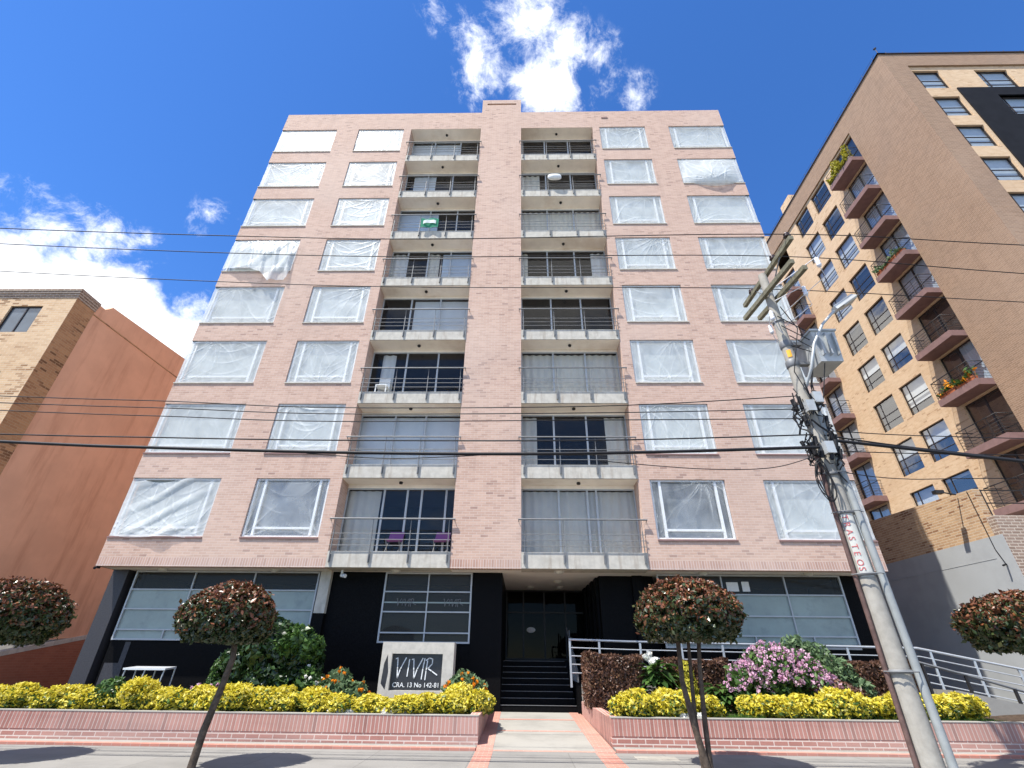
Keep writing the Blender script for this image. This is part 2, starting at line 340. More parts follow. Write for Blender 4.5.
M['pvc'] = plain('grey pvc', (.27, .285, .28), .5, 0, .1, 4, .4)
M['grey'] = plain('grey enamel', (.42, .44, .44), .45, .2, .1, 4, .4, 0, 30, (.25, .2, .16), .3, 3)
M['cable'] = plain('black cable', (.012, .012, .014), .6, 0, .2, 5, .3)
M['porcelain'] = plain('brown porcelain', (.04, .022, .018), .25, 0, .2, 5, .6)
M['whiteins'] = plain('white insulator', (.75, .75, .78), .25, 0, .1, 5, .6)
M['paint_red'] = plain('red lettering', (.46, .11, .11), .7, 0, .1, 8)
M['paint_white'] = plain('white lettering', (.78, .80, .80), .6, 0, .08, 8)
M['tagwhite'] = plain('whitewashed patch', (.47, .47, .43), .8, 0, .08, 5)
M['tagorange'] = plain('orange tag', (.85, .36, .02), .6, 0, .1, 5)
M['stone'] = plain('sign stone', (.50, .475, .42), .8, 0, .1, 6, .25, .25, 60)
M['signblack'] = plain('sign slab', (.03, .03, .034), .3, 0, .2, 4, .5)
M['paper'] = plain('paper', (.72, .70, .66), .9, 0, .04, 20)
M['bark'] = plain('bark', (.085, .065, .05), .9, 0, .35, 12, .15, .6, 40)
M['soil'] = plain('soil', (.06, .042, .03), 1, 0, .4, 10, .1, .6, 30)
M['terracotta'] = plain('terracotta', (.55, .17, .07), .8, 0, .15, 6)
M['roof'] = plain('flat roof', (.3, .28, .26), .9)
M['lampglass'] = plain('lamp diffuser', (.52, .50, .44), .3, 0, .08, 8, .5)
M['whitemetal'] = plain('white sheet metal', (.62, .64, .66), .25, .2, .04, 4, .6)
M['core'] = plain('dark light-blocking core', (.03, .028, .02), 1, 0, .4, 10, .1)  # dark fill added inside plants to block light, no real twigs

# pavement slabs
def pavemat(name, c, jx, jy, joint=(.16, .15, .14)):
    m, t, p = newmat(name); tcn = t.new('ShaderNodeTexCoord'); o = tcn.outputs['Object']
    b = t.new('ShaderNodeTexBrick'); t.put(b.inputs['Vector'], o); b.offset = 0
    b.inputs['Color1'].default_value = (*c, 1); b.inputs['Color2'].default_value = (*[x * .9 for x in c], 1); b.inputs['Mortar'].default_value = (*joint, 1)
    b.inputs['Scale'].default_value = 1; b.inputs['Brick Width'].default_value = jx; b.inputs['Row Height'].default_value = jy; b.inputs['Mortar Size'].default_value = .008
    n = t.noise(o, 1.1, 7, .65); col = t.mix(t.math('MULTIPLY', t.smooth(n, .42, .72), .6), b.outputs[0], tuple(x * .66 for x in c))
    n2 = t.noise(o, 45, 3, .6); col = t.mix(t.math('MULTIPLY', n2, .25), col, tuple(x * .7 for x in c))
    t.l.new(col, p.inputs['Base Color']); p.inputs['Roughness'].default_value = .9; p.inputs['Specular IOR Level'].default_value = .2
    bump(t, p, t.math('ADD', t.math('SUBTRACT', 1.0, b.outputs['Fac']), t.math('MULTIPLY', n2, .15)), .4, .01); return m
M['pave'] = pavemat('pavement concrete', (.24, .232, .217), 1.9, 1.25)
M['pathc'] = pavemat('path concrete', (.305, .293, .265), 9, 9)
M['asphalt'] = plain('asphalt', (.05, .05, .052), .9, 0, .25, 30, .2, .4, 120)
M['earth'] = plain('open ground', (.16, .15, .12), 1, 0, .3, .2)

# ------------------------------------------------------------------ setting: ground, road, pavement, path
mb = MB(); mb.quad((-900, -900, -.13), (900, -900, -.13), (900, 900, -.13), (-900, 900, -.13)); struct(obj('ground', mb, M['earth']))
mb = MB(); mb.quad((-200, -18.5, -.124), (200, -18.5, -.124), (200, -8.8, -.124), (-200, -8.8, -.124)); struct(obj('road', mb, M['asphalt']))
mb = MB()
for k in range(-30, 31): mb.box(k * 5.0, k * 5.0 + 2.2, -13.75, -13.63, -.123, -.119)
struct(obj('road_marking', mb, M['tagwhite']))
mb = MB(); mb.box(-200, 200, -8.8, -8.62, -.125, .0); struct(obj('kerb', mb, M['concrete']))
mb = MB(); mb.box(-200, 200, -18.7, -18.5, -.125, .0); mb.box(-200, 200, -24, -18.7, -.125, .002, 1); struct(obj('far_pavement', mb, [M['concrete'], M['pave']]))
mb = MB(); mb.box(-200, 200, -8.62, -3.96, -.125, 0); struct(obj('pavement', mb, M['pave']))
mb = MB()   # raised plinth strip in front of the planters
mb.box(-26, .02, -3.96, -3.80, -.1, .05, 0); mb.box(2.90, 26, -3.96, -3.80, -.1, .05, 0)
mb.box(-26, .02, -3.80, -3.46, -.1, .042, 1); mb.box(2.90, 26, -3.80, -3.46, -.1, .042, 1)
struct(obj('pavement_edge', mb, [M['paver'], M['pathc']]))
mb = MB()   # red paver bands running through the pavement
mb.box(.03, .38, -8.60, -3.96, -.05, .004); mb.box(2.46, 2.84, -8.60, -3.96, -.05, .004)
struct(obj('paver_bands', mb, M['paver']))
def pz(y): return .285 * max(0, min(1, (y + 3.9) / 4.75))
mb = MB()
Yp = [-3.96, .92]
def pquad(xa0, xa1, xb0, xb1, y0, y1, dz, m):
    mb.hexa([(xa0, y0, -.1), (xa1, y0, -.1), (xb1, y1, -.1), (xb0, y1, -.1), (xa0, y0, pz(y0) + dz), (xa1, y0, pz(y0) + dz), (xb1, y1, pz(y1) + dz), (xb0, y1, pz(y1) + dz)], m)
pquad(.02, 2.88, .05, 2.68, -3.96, .92, .004, 0)
pquad(.02, .37, .05, .36, -3.96, .92, .010, 1); pquad(2.49, 2.88, 2.36, 2.68, -3.96, .92, .010, 1)
for yy in (-3.93, -1.9, -.35): pquad(.372, 2.488, .372, 2.485 - (yy + 3.96) * .026, yy, yy + .10, .009, 1)
struct(obj('entrance_path', mb, [M['pathc'], M['paver']]))

# ------------------------------------------------------------------ main apartment building
XL, XR, ZB, ZT = -12.87, 12.50, 4.13, 29.55
FL = 2.987
FR = Face(lambda u, d, z: (u, d, z))
APT = thing('apartment_building', 'pink brick eight-storey apartment block with plastic film taped over its windows', 'apartment building', (0, 7, 0))
WC = [(XL, -9.67), (-8.41, -5.78), (5.43, 8.03), (9.35, XR)]
BC = [(-5.36, -1.34), (.96, 5.04)]
ops = [(a, b, 5.08 + FL * k, 7.10 + FL * k, .2) for k in range(8) for a, b in WC] + [(a, b, ZB, 27.97, .78) for a, b in BC]
mf = lambda u, z: 1 if z < 4.40 else 0
mb = MB()
wall(mb, FR, XL, XR, ZB, ZT, ops, mf, zcuts=(4.40,))
sideops = [(0, .95, 5.08 + FL * k, 7.10 + FL * k, .2) for k in range(8)]
FLs = Face(lambda u, d, z: (XL + d, u, z)); FRs = Face(lambda u, d, z: (XR - d, u, z))
wall(mb, FLs, 0, 15, ZB, ZT, sideops, mf, zcuts=(4.40,)); wall(mb, FRs, 0, 15, ZB, ZT, sideops, mf, zcuts=(4.40,))
mb.quad((XL, 15, 0), (XR, 15, 0), (XR, 15, ZT), (XL, 15, ZT))
mb.quad((XL, 0, ZB), (BC[0][0], 0, ZB), (BC[0][0], .3, ZB), (XL, .3, ZB), 1); mb.quad((BC[0][1], 0, ZB), (BC[1][0], 0, ZB), (BC[1][0], .3, ZB), (BC[0][1], .3, ZB), 1); mb.quad((BC[1][1], 0, ZB), (XR, 0, ZB), (XR, .3, ZB), (BC[1][1], .3, ZB), 1)
for a, b, c, d in ((XL, XR, 0, .3), (XL, XR, 14.7, 15), (XL, XL + .3, .3, 14.7), (XR - .3, XR, .3, 14.7)): mb.quad((a, c, ZT), (b, c, ZT), (b, d, ZT), (a, d, ZT))
obj('wall', mb, [M['pink'], M['pinksold']], APT)
mb = MB(); mb.box(XL + .25, XR - .25, .3, 14.8, 28.6, 28.7); obj('roof', mb, M['roof'], APT)
# the raised stair head over the central pier
mb = MB(); cx0, cx1 = -1.34, .96
wall(mb, FR, cx0, cx1, ZT, 30.86, [(-1.05, .68, 30.34, 30.50, .25)])
mb.quad((cx0, 0, ZT), (cx0, 1.6, ZT), (cx0, 1.6, 30.86), (cx0, 0, 30.86)); mb.quad((cx1, 0, ZT), (cx1, 1.6, ZT), (cx1, 1.6, 30.86), (cx1, 0, 30.86))
mb.quad((cx0, 1.6, ZT), (cx1, 1.6, ZT), (cx1, 1.6, 30.86), (cx0, 1.6, 30.86)); mb.quad((cx0, 0, 30.86), (cx1, 0, 30.86), (cx1, 1.6, 30.86), (cx0, 1.6, 30.86))
ch = obj('roof_vent_stack', mb, [M['pink'], M['pinksold']], APT)
mb = MB(); mb.quad((-1.05, .25, 30.34), (.68, .25, 30.34), (.68, .25, 30.50), (-1.05, .25, 30.50)); obj('vent_opening', mb, M['darkroom'], ch)
mb = MB(); mb.box(5.62, 5.98, -.03, -.002, 28.84, 28.92); obj('wall_vent', mb, M['mauve'], APT)
# floors and partition walls inside
mb = MB()
for k in range(1, 9):
    z = ZB + FL * k if k < 8 else 27.97
    for a, b in BC: mb.box(a, b, .78, 3.6, z - .02, z + .42, 0)
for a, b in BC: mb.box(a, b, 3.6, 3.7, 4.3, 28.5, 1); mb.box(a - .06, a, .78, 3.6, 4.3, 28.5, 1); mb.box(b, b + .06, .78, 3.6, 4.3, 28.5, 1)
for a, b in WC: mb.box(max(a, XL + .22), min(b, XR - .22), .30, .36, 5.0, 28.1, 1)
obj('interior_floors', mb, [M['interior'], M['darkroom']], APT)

# film sheets
def film(x0, x1, z0, z1, seed, style='flat', wrap=0, side=0):
    """wrinkled polythene over an opening; wrap = metres round the building's corner (side -1 left, +1 right)"""
    r = random.Random(seed); nx, nz = 96, 60; W = x1 - x0; H = z1 - z0
    anchors = []
    for q in range(r.choice((3, 4, 5, 6))):
        ax, az = r.choice(((0, 1), (1, 1), (.5, 0), (0, 0), (1, 0), (r.random(), 1), (r.random(), 0), (.3, 1), (.7, 1), (.55, -.25), (.3, 1.3)))
        anchors.append((x0 + ax * W, z0 + az * H, r.uniform(6, 17), r.uniform(0, 6), r.uniform(.5, 1.5), r.uniform(.45, 1.3)))
    amp = r.uniform(.7, 1.5) * (1.6 if style != 'flat' else 1); swag = r.choice((0, .6, 1.0)); sp = [(r.uniform(.25, .6), r.uniform(7, 12), r.uniform(0, 6)) for _ in range(2)]
    side_f = [r.uniform(.3, 1.2), r.uniform(.3, 1.2), r.uniform(0, 6)]
    folds = []
    def off(x, z):
        h = 0
        for ax, az, kf, ph, am, ln in anchors:
            dx, dz = x - ax, z - az; rr = math.hypot(dx, dz) + 1e-4; an = math.atan2(dz, dx)
            rg = (1 - abs(math.sin(an * kf * .5 + ph + .5 * math.sin(rr * 2.3 + ph)))) ** 11
            h += am * amp * rg * min(1, rr / .22) * math.exp(-(rr / ln) ** 1.5)
        u, v = (x - x0) / W, (z - z0) / H
        for dp, fq, ph in sp:   # swags hanging between the upper corners
            q = (1 - v) - dp * math.sin(math.pi * min(1, max(0, u))) * .8
            h += swag * .7 * (1 - abs(math.sin(q * fq + ph))) ** 8 * math.sin(math.pi * min(1, max(0, u))) * max(0, math.sin(u * 5 + ph)) 
        # crumpled strips where the film is gathered beside the side bars
        for e, k in ((u * W, side_f[0]), ((1 - u) * W, side_f[1])):
            h += k * .8 * math.exp(-(e / .22) ** 2) * (1 - abs(math.sin(e * 22 + 1.4 * math.sin(z * 2.4 + side_f[2])))) ** 4
        h += .5 * math.exp(-(v * H / .13) ** 2) * (1 - abs(math.sin(v * H * 26 + math.sin(x * 3)))) ** 3
        e = min((x - x0) / .05, (x1 - x) / .05, (z - z0) / .05, (z1 - z) / .05)
        if side < 0: e = min((x1 - x) / .05, (z - z0) / .05, (z1 - z) / .05)
        if side > 0: e = min((x - x0) / .05, (z - z0) / .05, (z1 - z) / .05)
        return min(1.6, h) * max(0, min(1, e))
    mb = MB(); yb = .042
    def base(s, t):
        x = x0 + (s * W if side == 0 else s * W); zz0, zz1 = z0 - .005, z1 - .004
        y = yb; out = 0
        if style == 'loose':    # torn free at its lower right corner and hanging below the sill
            drop = 1.15 * max(0, s - .36) ** .8 * max(.15, 1 - abs(s - .76) * 2.1) * 1.5
            zz0 = z0 + .06 - max(0, drop) + .04 * math.sin(s * 23)
            out = (.06 + .22 * math.sin(math.pi * min(1, s)) * (1 - t * .7) + .15 * max(0, math.sin(s * 33 + 4.5 * t)) * s * (1 - t * .5) + .08 * max(0, math.sin(s * 19 - 7 * t)) * s) * min(1, (1 - t) * 2.5)
        if style == 'droop':
            out = (.15 * (1 - t) ** 2 + .05 * max(0, math.sin((s - t) * 14))) * math.sin(math.pi * s); zz0 = z0 - .06 * abs(math.sin(s * 5))
            zz1 = z1 - .18 * math.sin(math.pi * min(1, s * 1.6)) ** 2 * (s < .62)
        if style == 'bulge':
            out = .36 * math.sin(math.pi * s) * math.sin(math.pi * min(1, t * 1.0)) ** .7 * (1.15 - t) + .08 * math.sin(math.pi * s) * (1 - t); zz0 = z0 - .30 * math.sin(math.pi * s) ** 2
        z = zz0 + t * (zz1 - zz0); h = off(x, z); folds.append(h)
        return (x, y - out - h * .022, z)
    mb.grid(nx, nz, base)
    if wrap:
        xe = XL if side < 0 else XR
        def side_fn(s, t): folds.append(.3); return (xe, yb + s * wrap, z0 + t * H)
        mb.grid(14, 20, side_fn)
    return mb, folds

opac = {}
for k in range(8):
    for ci in range(4):
        if ci < 2: opac[k, ci] = [.36, .44, .42, .46, .48, .50, .50, .52][k]
        else: opac[k, ci] = [.34, .38, .42, .42, .42, .44, .42, .46][k]
opac[0, 0] = .48; opac[0, 1] = .26; opac[0, 2] = .16; opac[0, 3] = .38; opac[6, 3] = .62; opac[4, 0] = .55
for k in range(8):
    z0, z1 = 5.08 + FL * k, 7.10 + FL * k
    for ci, (x0, x1) in enumerate(WC):
        fr = MB(); corner = ci in (0, 3)
        FR.frame(fr, x0 + (.02 if ci != 0 else .10), x1 - (.02 if ci != 3 else .10), z0, z1, .07, .15, .055)
        if ci != 0: fr.box(x0 + .30, x0 + .38, .065, .15, z0 + .055, z1 - .055)
        if ci != 3: fr.box(x1 - .38, x1 - .30, .065, .15, z0 + .055, z1 - .055)
        fr.box(x0 + .382, x1 - .382, .068, .148, z0 + .27, z0 + .34)
        if corner:   # the return light round the corner
            F = FLs if ci == 0 else FRs
            F.box(fr, .17, .95, .10, .16, z0, z0 + .06); F.box(fr, .17, .95, .10, .16, z1 - .06, z1); F.box(fr, .89, .95, .10, .16, z0 + .06, z1 - .06)
        wn = obj('window', fr, M['whiteframe'], APT)
        pm = MB(); pm.quad((x0 + (.18 if ci == 0 else 0), .19, z0), (x1 - (.18 if ci == 3 else 0), .19, z0), (x1 - (.18 if ci == 3 else 0), .19, z1), (x0 + (.18 if ci == 0 else 0), .19, z1))
        if corner:
            xe = XL + .19 if ci == 0 else XR - .19; pm.quad((xe, .18, z0), (xe, .95, z0), (xe, .95, z1), (xe, .18, z1))
        obj('pane', pm, M['panedark'] if (k, ci) in ((0, 2), (0, 1), (6, 1)) else M['pane'], wn)
        sm_ = MB(); sm_.box(x0, x1, -.035, -.003, z0 - .07, z0 - .02); obj('sill', sm_, M['mauve'] if k < 2 else M['concrete'], wn)
        st = 'flat'
        if (k, ci) == (4, 0): st = 'loose'
        if (k, ci) == (0, 0): st = 'droop'
        if (k, ci) == (6, 3): st = 'bulge'
        fm, fl = film(x0, x1, z0, z1, 100 + k * 7 + ci, st, .9 if corner else 0, -1 if ci == 0 else (1 if ci == 3 else 0))
        f = obj('plastic_sheet', fm, M['film'], wn); at = f.data.attributes.new('fold', 'FLOAT', 'POINT'); at.data.foreach_set('value', fl)
        f.color = (opac[k, ci], 0, 0, 1)
        if st == 'loose': f['label'] = 'torn loose plastic sheet hanging below its sill'
        if st == 'bulge': f['label'] = 'plastic sheet bellied out below its sill'

# balconies: slab, railing, sliding door, curtains
BAL = {}
spec = {  # (row from below, column): list of (from, to, cloth) along the opening, mullions
 (0, 0): ([(0, .30, 'sheer')], (.34, .55, .68, .90)), (0, 1): ([(0, 1, 'sheer')], (.33, .58, .66)),
 (1, 0): ([(0, 1, 'greyblind')], (.34, .64)), (1, 1): ([(0, .15, 'beige'), (.80, 1, 'beige')], (.31, .62)),
 (2, 0): ([(.10, .24, 'white')], (.37, .70)), (2, 1): ([(0, 1, 'beige')], (.33, .66)),
 (3, 0): ([(.36, 1, 'greyblind')], (.33, .66)), (3, 1): ([], (.33, .66)),
 (4, 0): ([(0, .2, 'white'), (.45, .58, 'beige'), (.62, 1, 'blueblind_skytone')], (.20, .45, .72)), (4, 1): ([(.0, .08, 'beige'), (.83, 1, 'white')], (.31, .63)),
 (5, 0): ([(0, .5, 'blueblind_skytone')], (.40, .75)), (5, 1): ([(0, 1, 'beige')], (.33, .66)),
 (6, 0): ([(.1, .4, 'greyblind')], (.30, .64)), (6, 1): ([(0, .25, 'beige')], (.33, .66)),
 (7, 0): ([(0, .7, 'greyblind')], (.33, .7)), (7, 1): ([], (.33, .66))}
YG = .74
for k in range(8):
    for ci, (x0, x1) in enumerate(BC):
        zb = 4.14 + FL * k; zt = zb + .50; zc = zb + FL - .01 if k < 7 else 27.97
        s = MB(); s.box(x0 + .004, x1 - .004, -.004, .775, zb, zt)
        b = obj('balcony', s, M['concrete'], APT)
        s = MB(); s.quad((x0, .0, zc - .012), (x1, .0, zc - .012), (x1, YG + .02, zc - .012), (x0, YG + .02, zc - .012)); s.box(x0 + .003, x1 - .003, YG - .02, YG + .03, zc - .14, zc - .016)
        obj('ceiling', s, M['cream'], b)
        s = MB(); hz = zt + 1.03
        s.tube([(x0 - .10, -.11, hz), (x1 + .10, -.11, hz)], .028, 8)
        for e in (x0 - .08, x1 + .08): s.tube([(e, -.11, hz), (e, -.01, hz - .06)], .014, 6)
        for i in range(4):
            px = x0 + .10 + (x1 - x0 - .20) * i / 3
            s.box(px - .012, px + .012, -.085, -.035, zb + .14, zt + .66); s.tube([(px, -.06, zt + .66), (px, -.10, hz)], .010, 6)
            s.box(px - .03, px + .03, -.035, -.005, zb + .16, zb + .40)
        for h in (.17, .36, .55): s.tube([(x0 + .02, -.07, zt + h), (x1 - .02, -.07, zt + h)], .011, 6)
        obj('railing', s, M['steel'], b)
        s = MB(); s.lathe(((x0 + x1) / 2, .36, zc - .012), [(.0, -.09), (.06, -.08), (.075, -.03), (.05, 0)], 10); obj('ceiling_light', s, M['blacksteel'], b)
        cl, mul = spec[k, ci]
        s = MB(); FR.frame(s, x0 + .003, x1 - .003, zt, zc - .14, YG - .02, YG + .03, .05)
        for m_ in mul: xm = x0 + m_ * (x1 - x0); s.box(xm - .035, xm + .035, YG - .022, YG + .032, zt + .05, zc - .19)
        obj('sliding_door', s, M['alu'], b)
        s = MB(); s.quad((x0, YG + .006, zt), (x1, YG + .006, zt), (x1, YG + .006, zc - .1), (x0, YG + .006, zc - .1)); obj('door_glass', s, M['glass'], b)
        for (a, c, mat) in cl:
            xa, xb = x0 + a * (x1 - x0), x0 + c * (x1 - x0); nn = max(8, int((xb - xa) / .05)); ph = rnd.random() * 6
            flat = mat in ('greyblind', 'blueblind_skytone')
            s = MB(); s.grid(nn, 1, lambda u, t: (xa + u * (xb - xa), YG + .14 + (0 if flat else .03 * math.sin(u * (xb - xa) * 21 + ph)), zt + t * (zc - zt - .2)))
            obj('curtain', s, M[mat], b)

# ground floor, set back under the overhang
s = MB(); s.box(XL + .02, XR - .02, .02, 6, ZB + .012, ZB + .06)
sf = obj('soffit', s, M['soffit'], APT)
for (x, y) in ((-11, .55), (-7.2, .55), (-3.2, .55), (2.2, .5), (2.3, 2.6), (1.3, 4.2), (2.5, 4.3), (6.9, .55), (10.3, .55)):
    s = MB(); s.lathe((x, y, ZB + .012), [(0, -.10), (.10, -.085), (.16, -.03), (.17, 0)], 16); obj('downlight', s, M['lampglass'], sf)
Y0 = .92
for bx in ((-12.33, -12.12, Y0 + .25, Y0 + .5, 0, ZB + .01), (-12.12, -5.80, Y0, Y0 + .4, 0, 2.03), (-5.74, -5.40, Y0 - .15, Y0 + .3, 0, 2.86), (-5.40, -3.60, Y0 + .02, Y0 + .4, 0, ZB + .01),
           (-3.60, -.66, Y0 + .02, Y0 + .4, 0, 2.03), (-.66, .33, Y0 - .02, Y0 + .38, 0, ZB + .01), (.18, .33, Y0 + .38, 6, 0, ZB + .01), (5.45, 11.47, Y0, Y0 + .4, 0, 1.98), (11.47, 12.10, Y0 + .1, Y0 + .5, 0, ZB + .01)):
    s = MB(); s.box(*bx); obj('granite_cladding', s, M['granite'], APT)
s = MB(); s.box(3.62, 4.72, 1.42, 1.8, 0, ZB + .01); s.box(4.72, 5.05, 1.28, 1.8, 0, ZB + .01); s.box(5.05, 5.45, 1.40, 1.8, 0, ZB + .01)
for i in range(4): s.box(3.55 - .03 * i, 3.75, 1.8 + .9 * i, 2.4 + .9 * i, 0, ZB + .01)
s.box(3.62, 3.9, 1.8, 6, 0, ZB + .008); obj('granite_cladding', s, M['granite'], APT)
for bx in ((-12.86, -12.33, Y0 - .12, 14.9, 0, ZB + .01), (12.10, 12.49, Y0 + .3, 14.9, 0, ZB + .01)):
    s = MB(); s.box(*bx); obj('end_pier', s, M['greygranite'], APT)
for bx in ((-11.62, -11.45, Y0 - .006, Y0 - .002, 1.0, 2.0), (-12.05, -11.62, Y0 - .006, Y0 - .002, .5, 1.42)):
    s = MB(); s.box(*bx); obj('wall_panel', s, M['greygranite'], APT)
s = MB(); s.box(-5.745, -5.395, Y0 - .16, Y0 + .3, 2.86, ZB + .01); obj('concrete_pillar', s, M['concrete'], APT)
def ground_window(x0, x1, mull, hz, zb, kinds, low=None):
    f = MB(); zt = ZB; FR.frame(f, x0, x1, zb, zt, Y0 - .05, Y0 + .02, .05)
    for m_ in mull: f.box(m_ - .02, m_ + .02, Y0 - .052, Y0 + .022, (zb if low is None else hz[-1]) + .05, zt - .05)
    for h in hz: f.box(x0 + .05, x1 - .05, Y0 - .056, Y0 + .026, h - .02, h + .02)
    if low:
        for m_ in low: f.box(m_ - .018, m_ + .018, Y0 - .052, Y0 + .022, zb + .05, hz[-1] - .02)
    wn = obj('ground_floor_window', f, M['alu'], APT)
    zs = [zt] + list(hz) + [zb]
    p = MB()
    for i, kd in enumerate(kinds): p.quad((x0, Y0 + .005, zs[i + 1]), (x1, Y0 + .005, zs[i + 1]), (x1, Y0 + .005, zs[i]), (x0, Y0 + .005, zs[i]), kd)
    obj('pane', p, [M['darkpane'], M['frost']], wn)
    return wn
ground_window(-12.10, -5.82, (-10.05, -8.0), (3.54, 2.95, 2.35), 2.05, (0, 1, 1, 1), (-10.5, -8.9, -7.3))
gw = ground_window(-3.59, -.67, (-2.12,), (3.53, 2.93, 2.33), 2.04, (0, 0, 0, 0))
gw2 = ground_window(5.46, 11.46, (7.56, 9.62), (3.52, 2.89, 2.33), 1.98, (0, 1, 1, 1), (6.4, 8.3, 10.1))
s = MB(); s.box(-3.54, -.72, Y0 - .02, Y0 - .006, 3.19, 3.23); obj('etched_band', s, M['frost'], gw)
def stroke_word(mb, ox, oz, sx, sz, y, th, m=0):
    """the hand-drawn word VIVIR as slanted brush strokes, y = face plane"""
    strokes = [[(0, .95), (.045, 1.0), (.06, .45), (.075, .02)], [(.075, .02), (.13, .45), (.25, 1.0)], [(.335, .92), (.31, .1)],
               [(.40, .92), (.44, .95), (.46, .4), (.48, .0)], [(.48, .0), (.54, .45), (.66, .98)], [(.71, .98), (.68, .5), (.66, -.02)],
               [(.78, .86), (.76, .4), (.75, -.05)], [(.74, .88), (.82, 1.0), (.90, .95), (.90, .72), (.80, .48)], [(.79, .50), (.90, .36), (1.03, .18)]]
    for st in strokes:
        for (a, b) in zip(st, st[1:]):
            p = Vector((ox + a[0] * sx, 0, oz + a[1] * sz)); q = Vector((ox + b[0] * sx, 0, oz + b[1] * sz)); d = (q - p).normalized(); n = Vector((-d.z, 0, d.x)) * th
            p -= d * th * .6; q += d * th * .6
            c = [p - n, q - n, q + n, p + n]
            mb.hexa([(v.x, y, v.z) for v in c] + [(v.x, y - .012, v.z) for v in c], m)
s = MB(); stroke_word(s, -3.12, 3.10, .62, .22, Y0 - .021, .007); obj('etched_lettering', s, M['steel'], gw)
s = MB(); stroke_word(s, -1.58, 3.10, .62, .22, Y0 - .021, .007); obj('etched_lettering', s, M['steel'], gw)
for (x, z, w_, h_) in ((6.62, 3.74, .28, .22), (7.02, 3.66, .34, .22), (7.72, 3.62, .38, .28), (8.22, 3.62, .24, .30)):
    s = MB(); s.box(x, x + w_, Y0 - .012, Y0 - .002, z, z + h_); obj('paper_notice', s, M['paper'], gw2)
# entrance: steps, doors, number plate
s = MB(); t_ = MB()
for i in range(8):
    z0 = .285 + .1625 * i; y0 = .94 + .30 * i
    s.box(.331, 2.62 - .02 * i, y0, 5.6 if i == 7 else y0 + .302, 0 if i == 0 else z0 - .1, z0 + .1625 - .001 * 0)
    t_.box(.335, 2.60 - .02 * i, y0 - .012, y0 + .03, z0 + .1635, z0 + .1755)
s.box(2.621, 2.74, .70, 3.6, 0, 1.05)
st = obj('entrance_steps', s, M['granite'], APT); obj('step_nosing', t_, M['steel'], st)
s = MB(); FR.frame(s, .34, 3.6, 1.62, ZB, 5.3, 5.36, .06)
for x in (1.05, 1.9, 2.75): s.box(x - .03, x + .03, 5.29, 5.37, 1.7, ZB - .06)
s.box(.4, 3.54, 5.285, 5.365, 3.26, 3.32)
dr = obj('entrance_door', s, M['blacksteel'], APT)
s = MB(); s.quad((.34, 5.34, 1.62), (3.6, 5.34, 1.62), (3.6, 5.34, ZB), (.34, 5.34, ZB)); obj('door_glass', s, M['doorglass'], dr)
s = MB(); s.lathe((1.35, 5.27, 2.66), [(0, -.02), (.13, -.02), (.14, 0)], 18, 0, 'y'); 
for i, v in enumerate(s.v): s.v[i] = (1.35 + (v[0] - 1.35) * 1.25, v[1], 2.66 + (v[2] - 2.66) * .72)
obj('number_plate', s, M['paper'], dr)
s = MB(); s.box(.34, 3.6, 5.6, 5.7, 0, ZB); s.box(-12.1, .17, Y0 + 3.2, Y0 + 3.25, 0, ZB); s.box(3.91, 12.1, Y0 + 3.2, Y0 + 3.25, 0, ZB); obj('lobby_wall', s, M['darkroom'], APT)
s = MB(); s.box(-4.98, -4.92, .5, .56, 4.02, ZB + .01); s.tube([(-4.95, .5, 3.97), (-4.78, .38, 3.93)], .06, 10); obj('security_camera', s, M['whiteframe'], APT)
s = MB(); s.tube([(-12.80, -.06, 4.07), (-12.72, -.16, 4.04)], .045, 8); s.box(-12.82, -12.76, -.05, .1, 4.06, ZB - .005); obj('security_camera', s, M['blacksteel'], APT)

# ------------------------------------------------------------------ the tall neighbour on the right
KT = (22.5 - .9587) / (20 - .9587)
def ty(y): return -16 + (y + 16) * KT
def tz(z): return 1.6 + (z - 1.6) * KT
XT = 22.5; YT = ty(-2.84)
TW = thing('apartment_tower', 'tall tan and brown brick apartment tower with mauve balconies, right of the pink block', 'apartment tower', (30, 10, 0))
FS = Face(lambda u, d, z: (XT + d, u, z)); FF = Face(lambda u, d, z: (u, YT + d, z))
zc = tz(28.14); zr = tz(29.55); yblank = ty(.6); yend = 26
tops = [27.99 - 2.393 * k for k in range(12)]
nearw = [(ty(3.52), ty(5.05), tz(t - 1.58), tz(t), .16) for t in tops]; farw = [(ty(5.55), ty(7.06), tz(t - 1.58), tz(t), .16) for t in tops]
doors = [(ty(.62), ty(2.4), tz(t - 2.02), tz(t), .18) for t in tops]; doors2 = [(ty(8.75), ty(10.3), tz(t - 2.02), tz(t), .18) for t in tops]
s = MB(); wall(s, FS, yblank, yend, 0, zc, nearw + farw + doors + doors2)
obj('side_wall', s, M['tan'], TW)
s = MB()   # brown brick: blank front bay, parapet band, front frame
FS.quad(s, [(YT, -.10, 0), (yblank, -.10, 0), (yblank, -.10, zc), (YT, -.10, zc)]); FS.quad(s, [(yblank, -.10, 0), (yblank, 0, 0), (yblank, 0, zc), (yblank, -.10, zc)])
FS.quad(s, [(YT, -.10, zc), (yend, -.10, zc), (yend, -.10, zr), (YT, -.10, zr)]); FS.quad(s, [(yblank, -.10, zc), (yend, -.10, zc), (yend, 0, zc), (yblank, 0, zc)])
xw0 = .9587 + (20.99 - .9587) * KT
FF.quad(s, [(XT - .1, 0, 0), (xw0, 0, 0), (xw0, 0, zr), (XT - .1, 0, zr)]); zfb = tz(28.42)
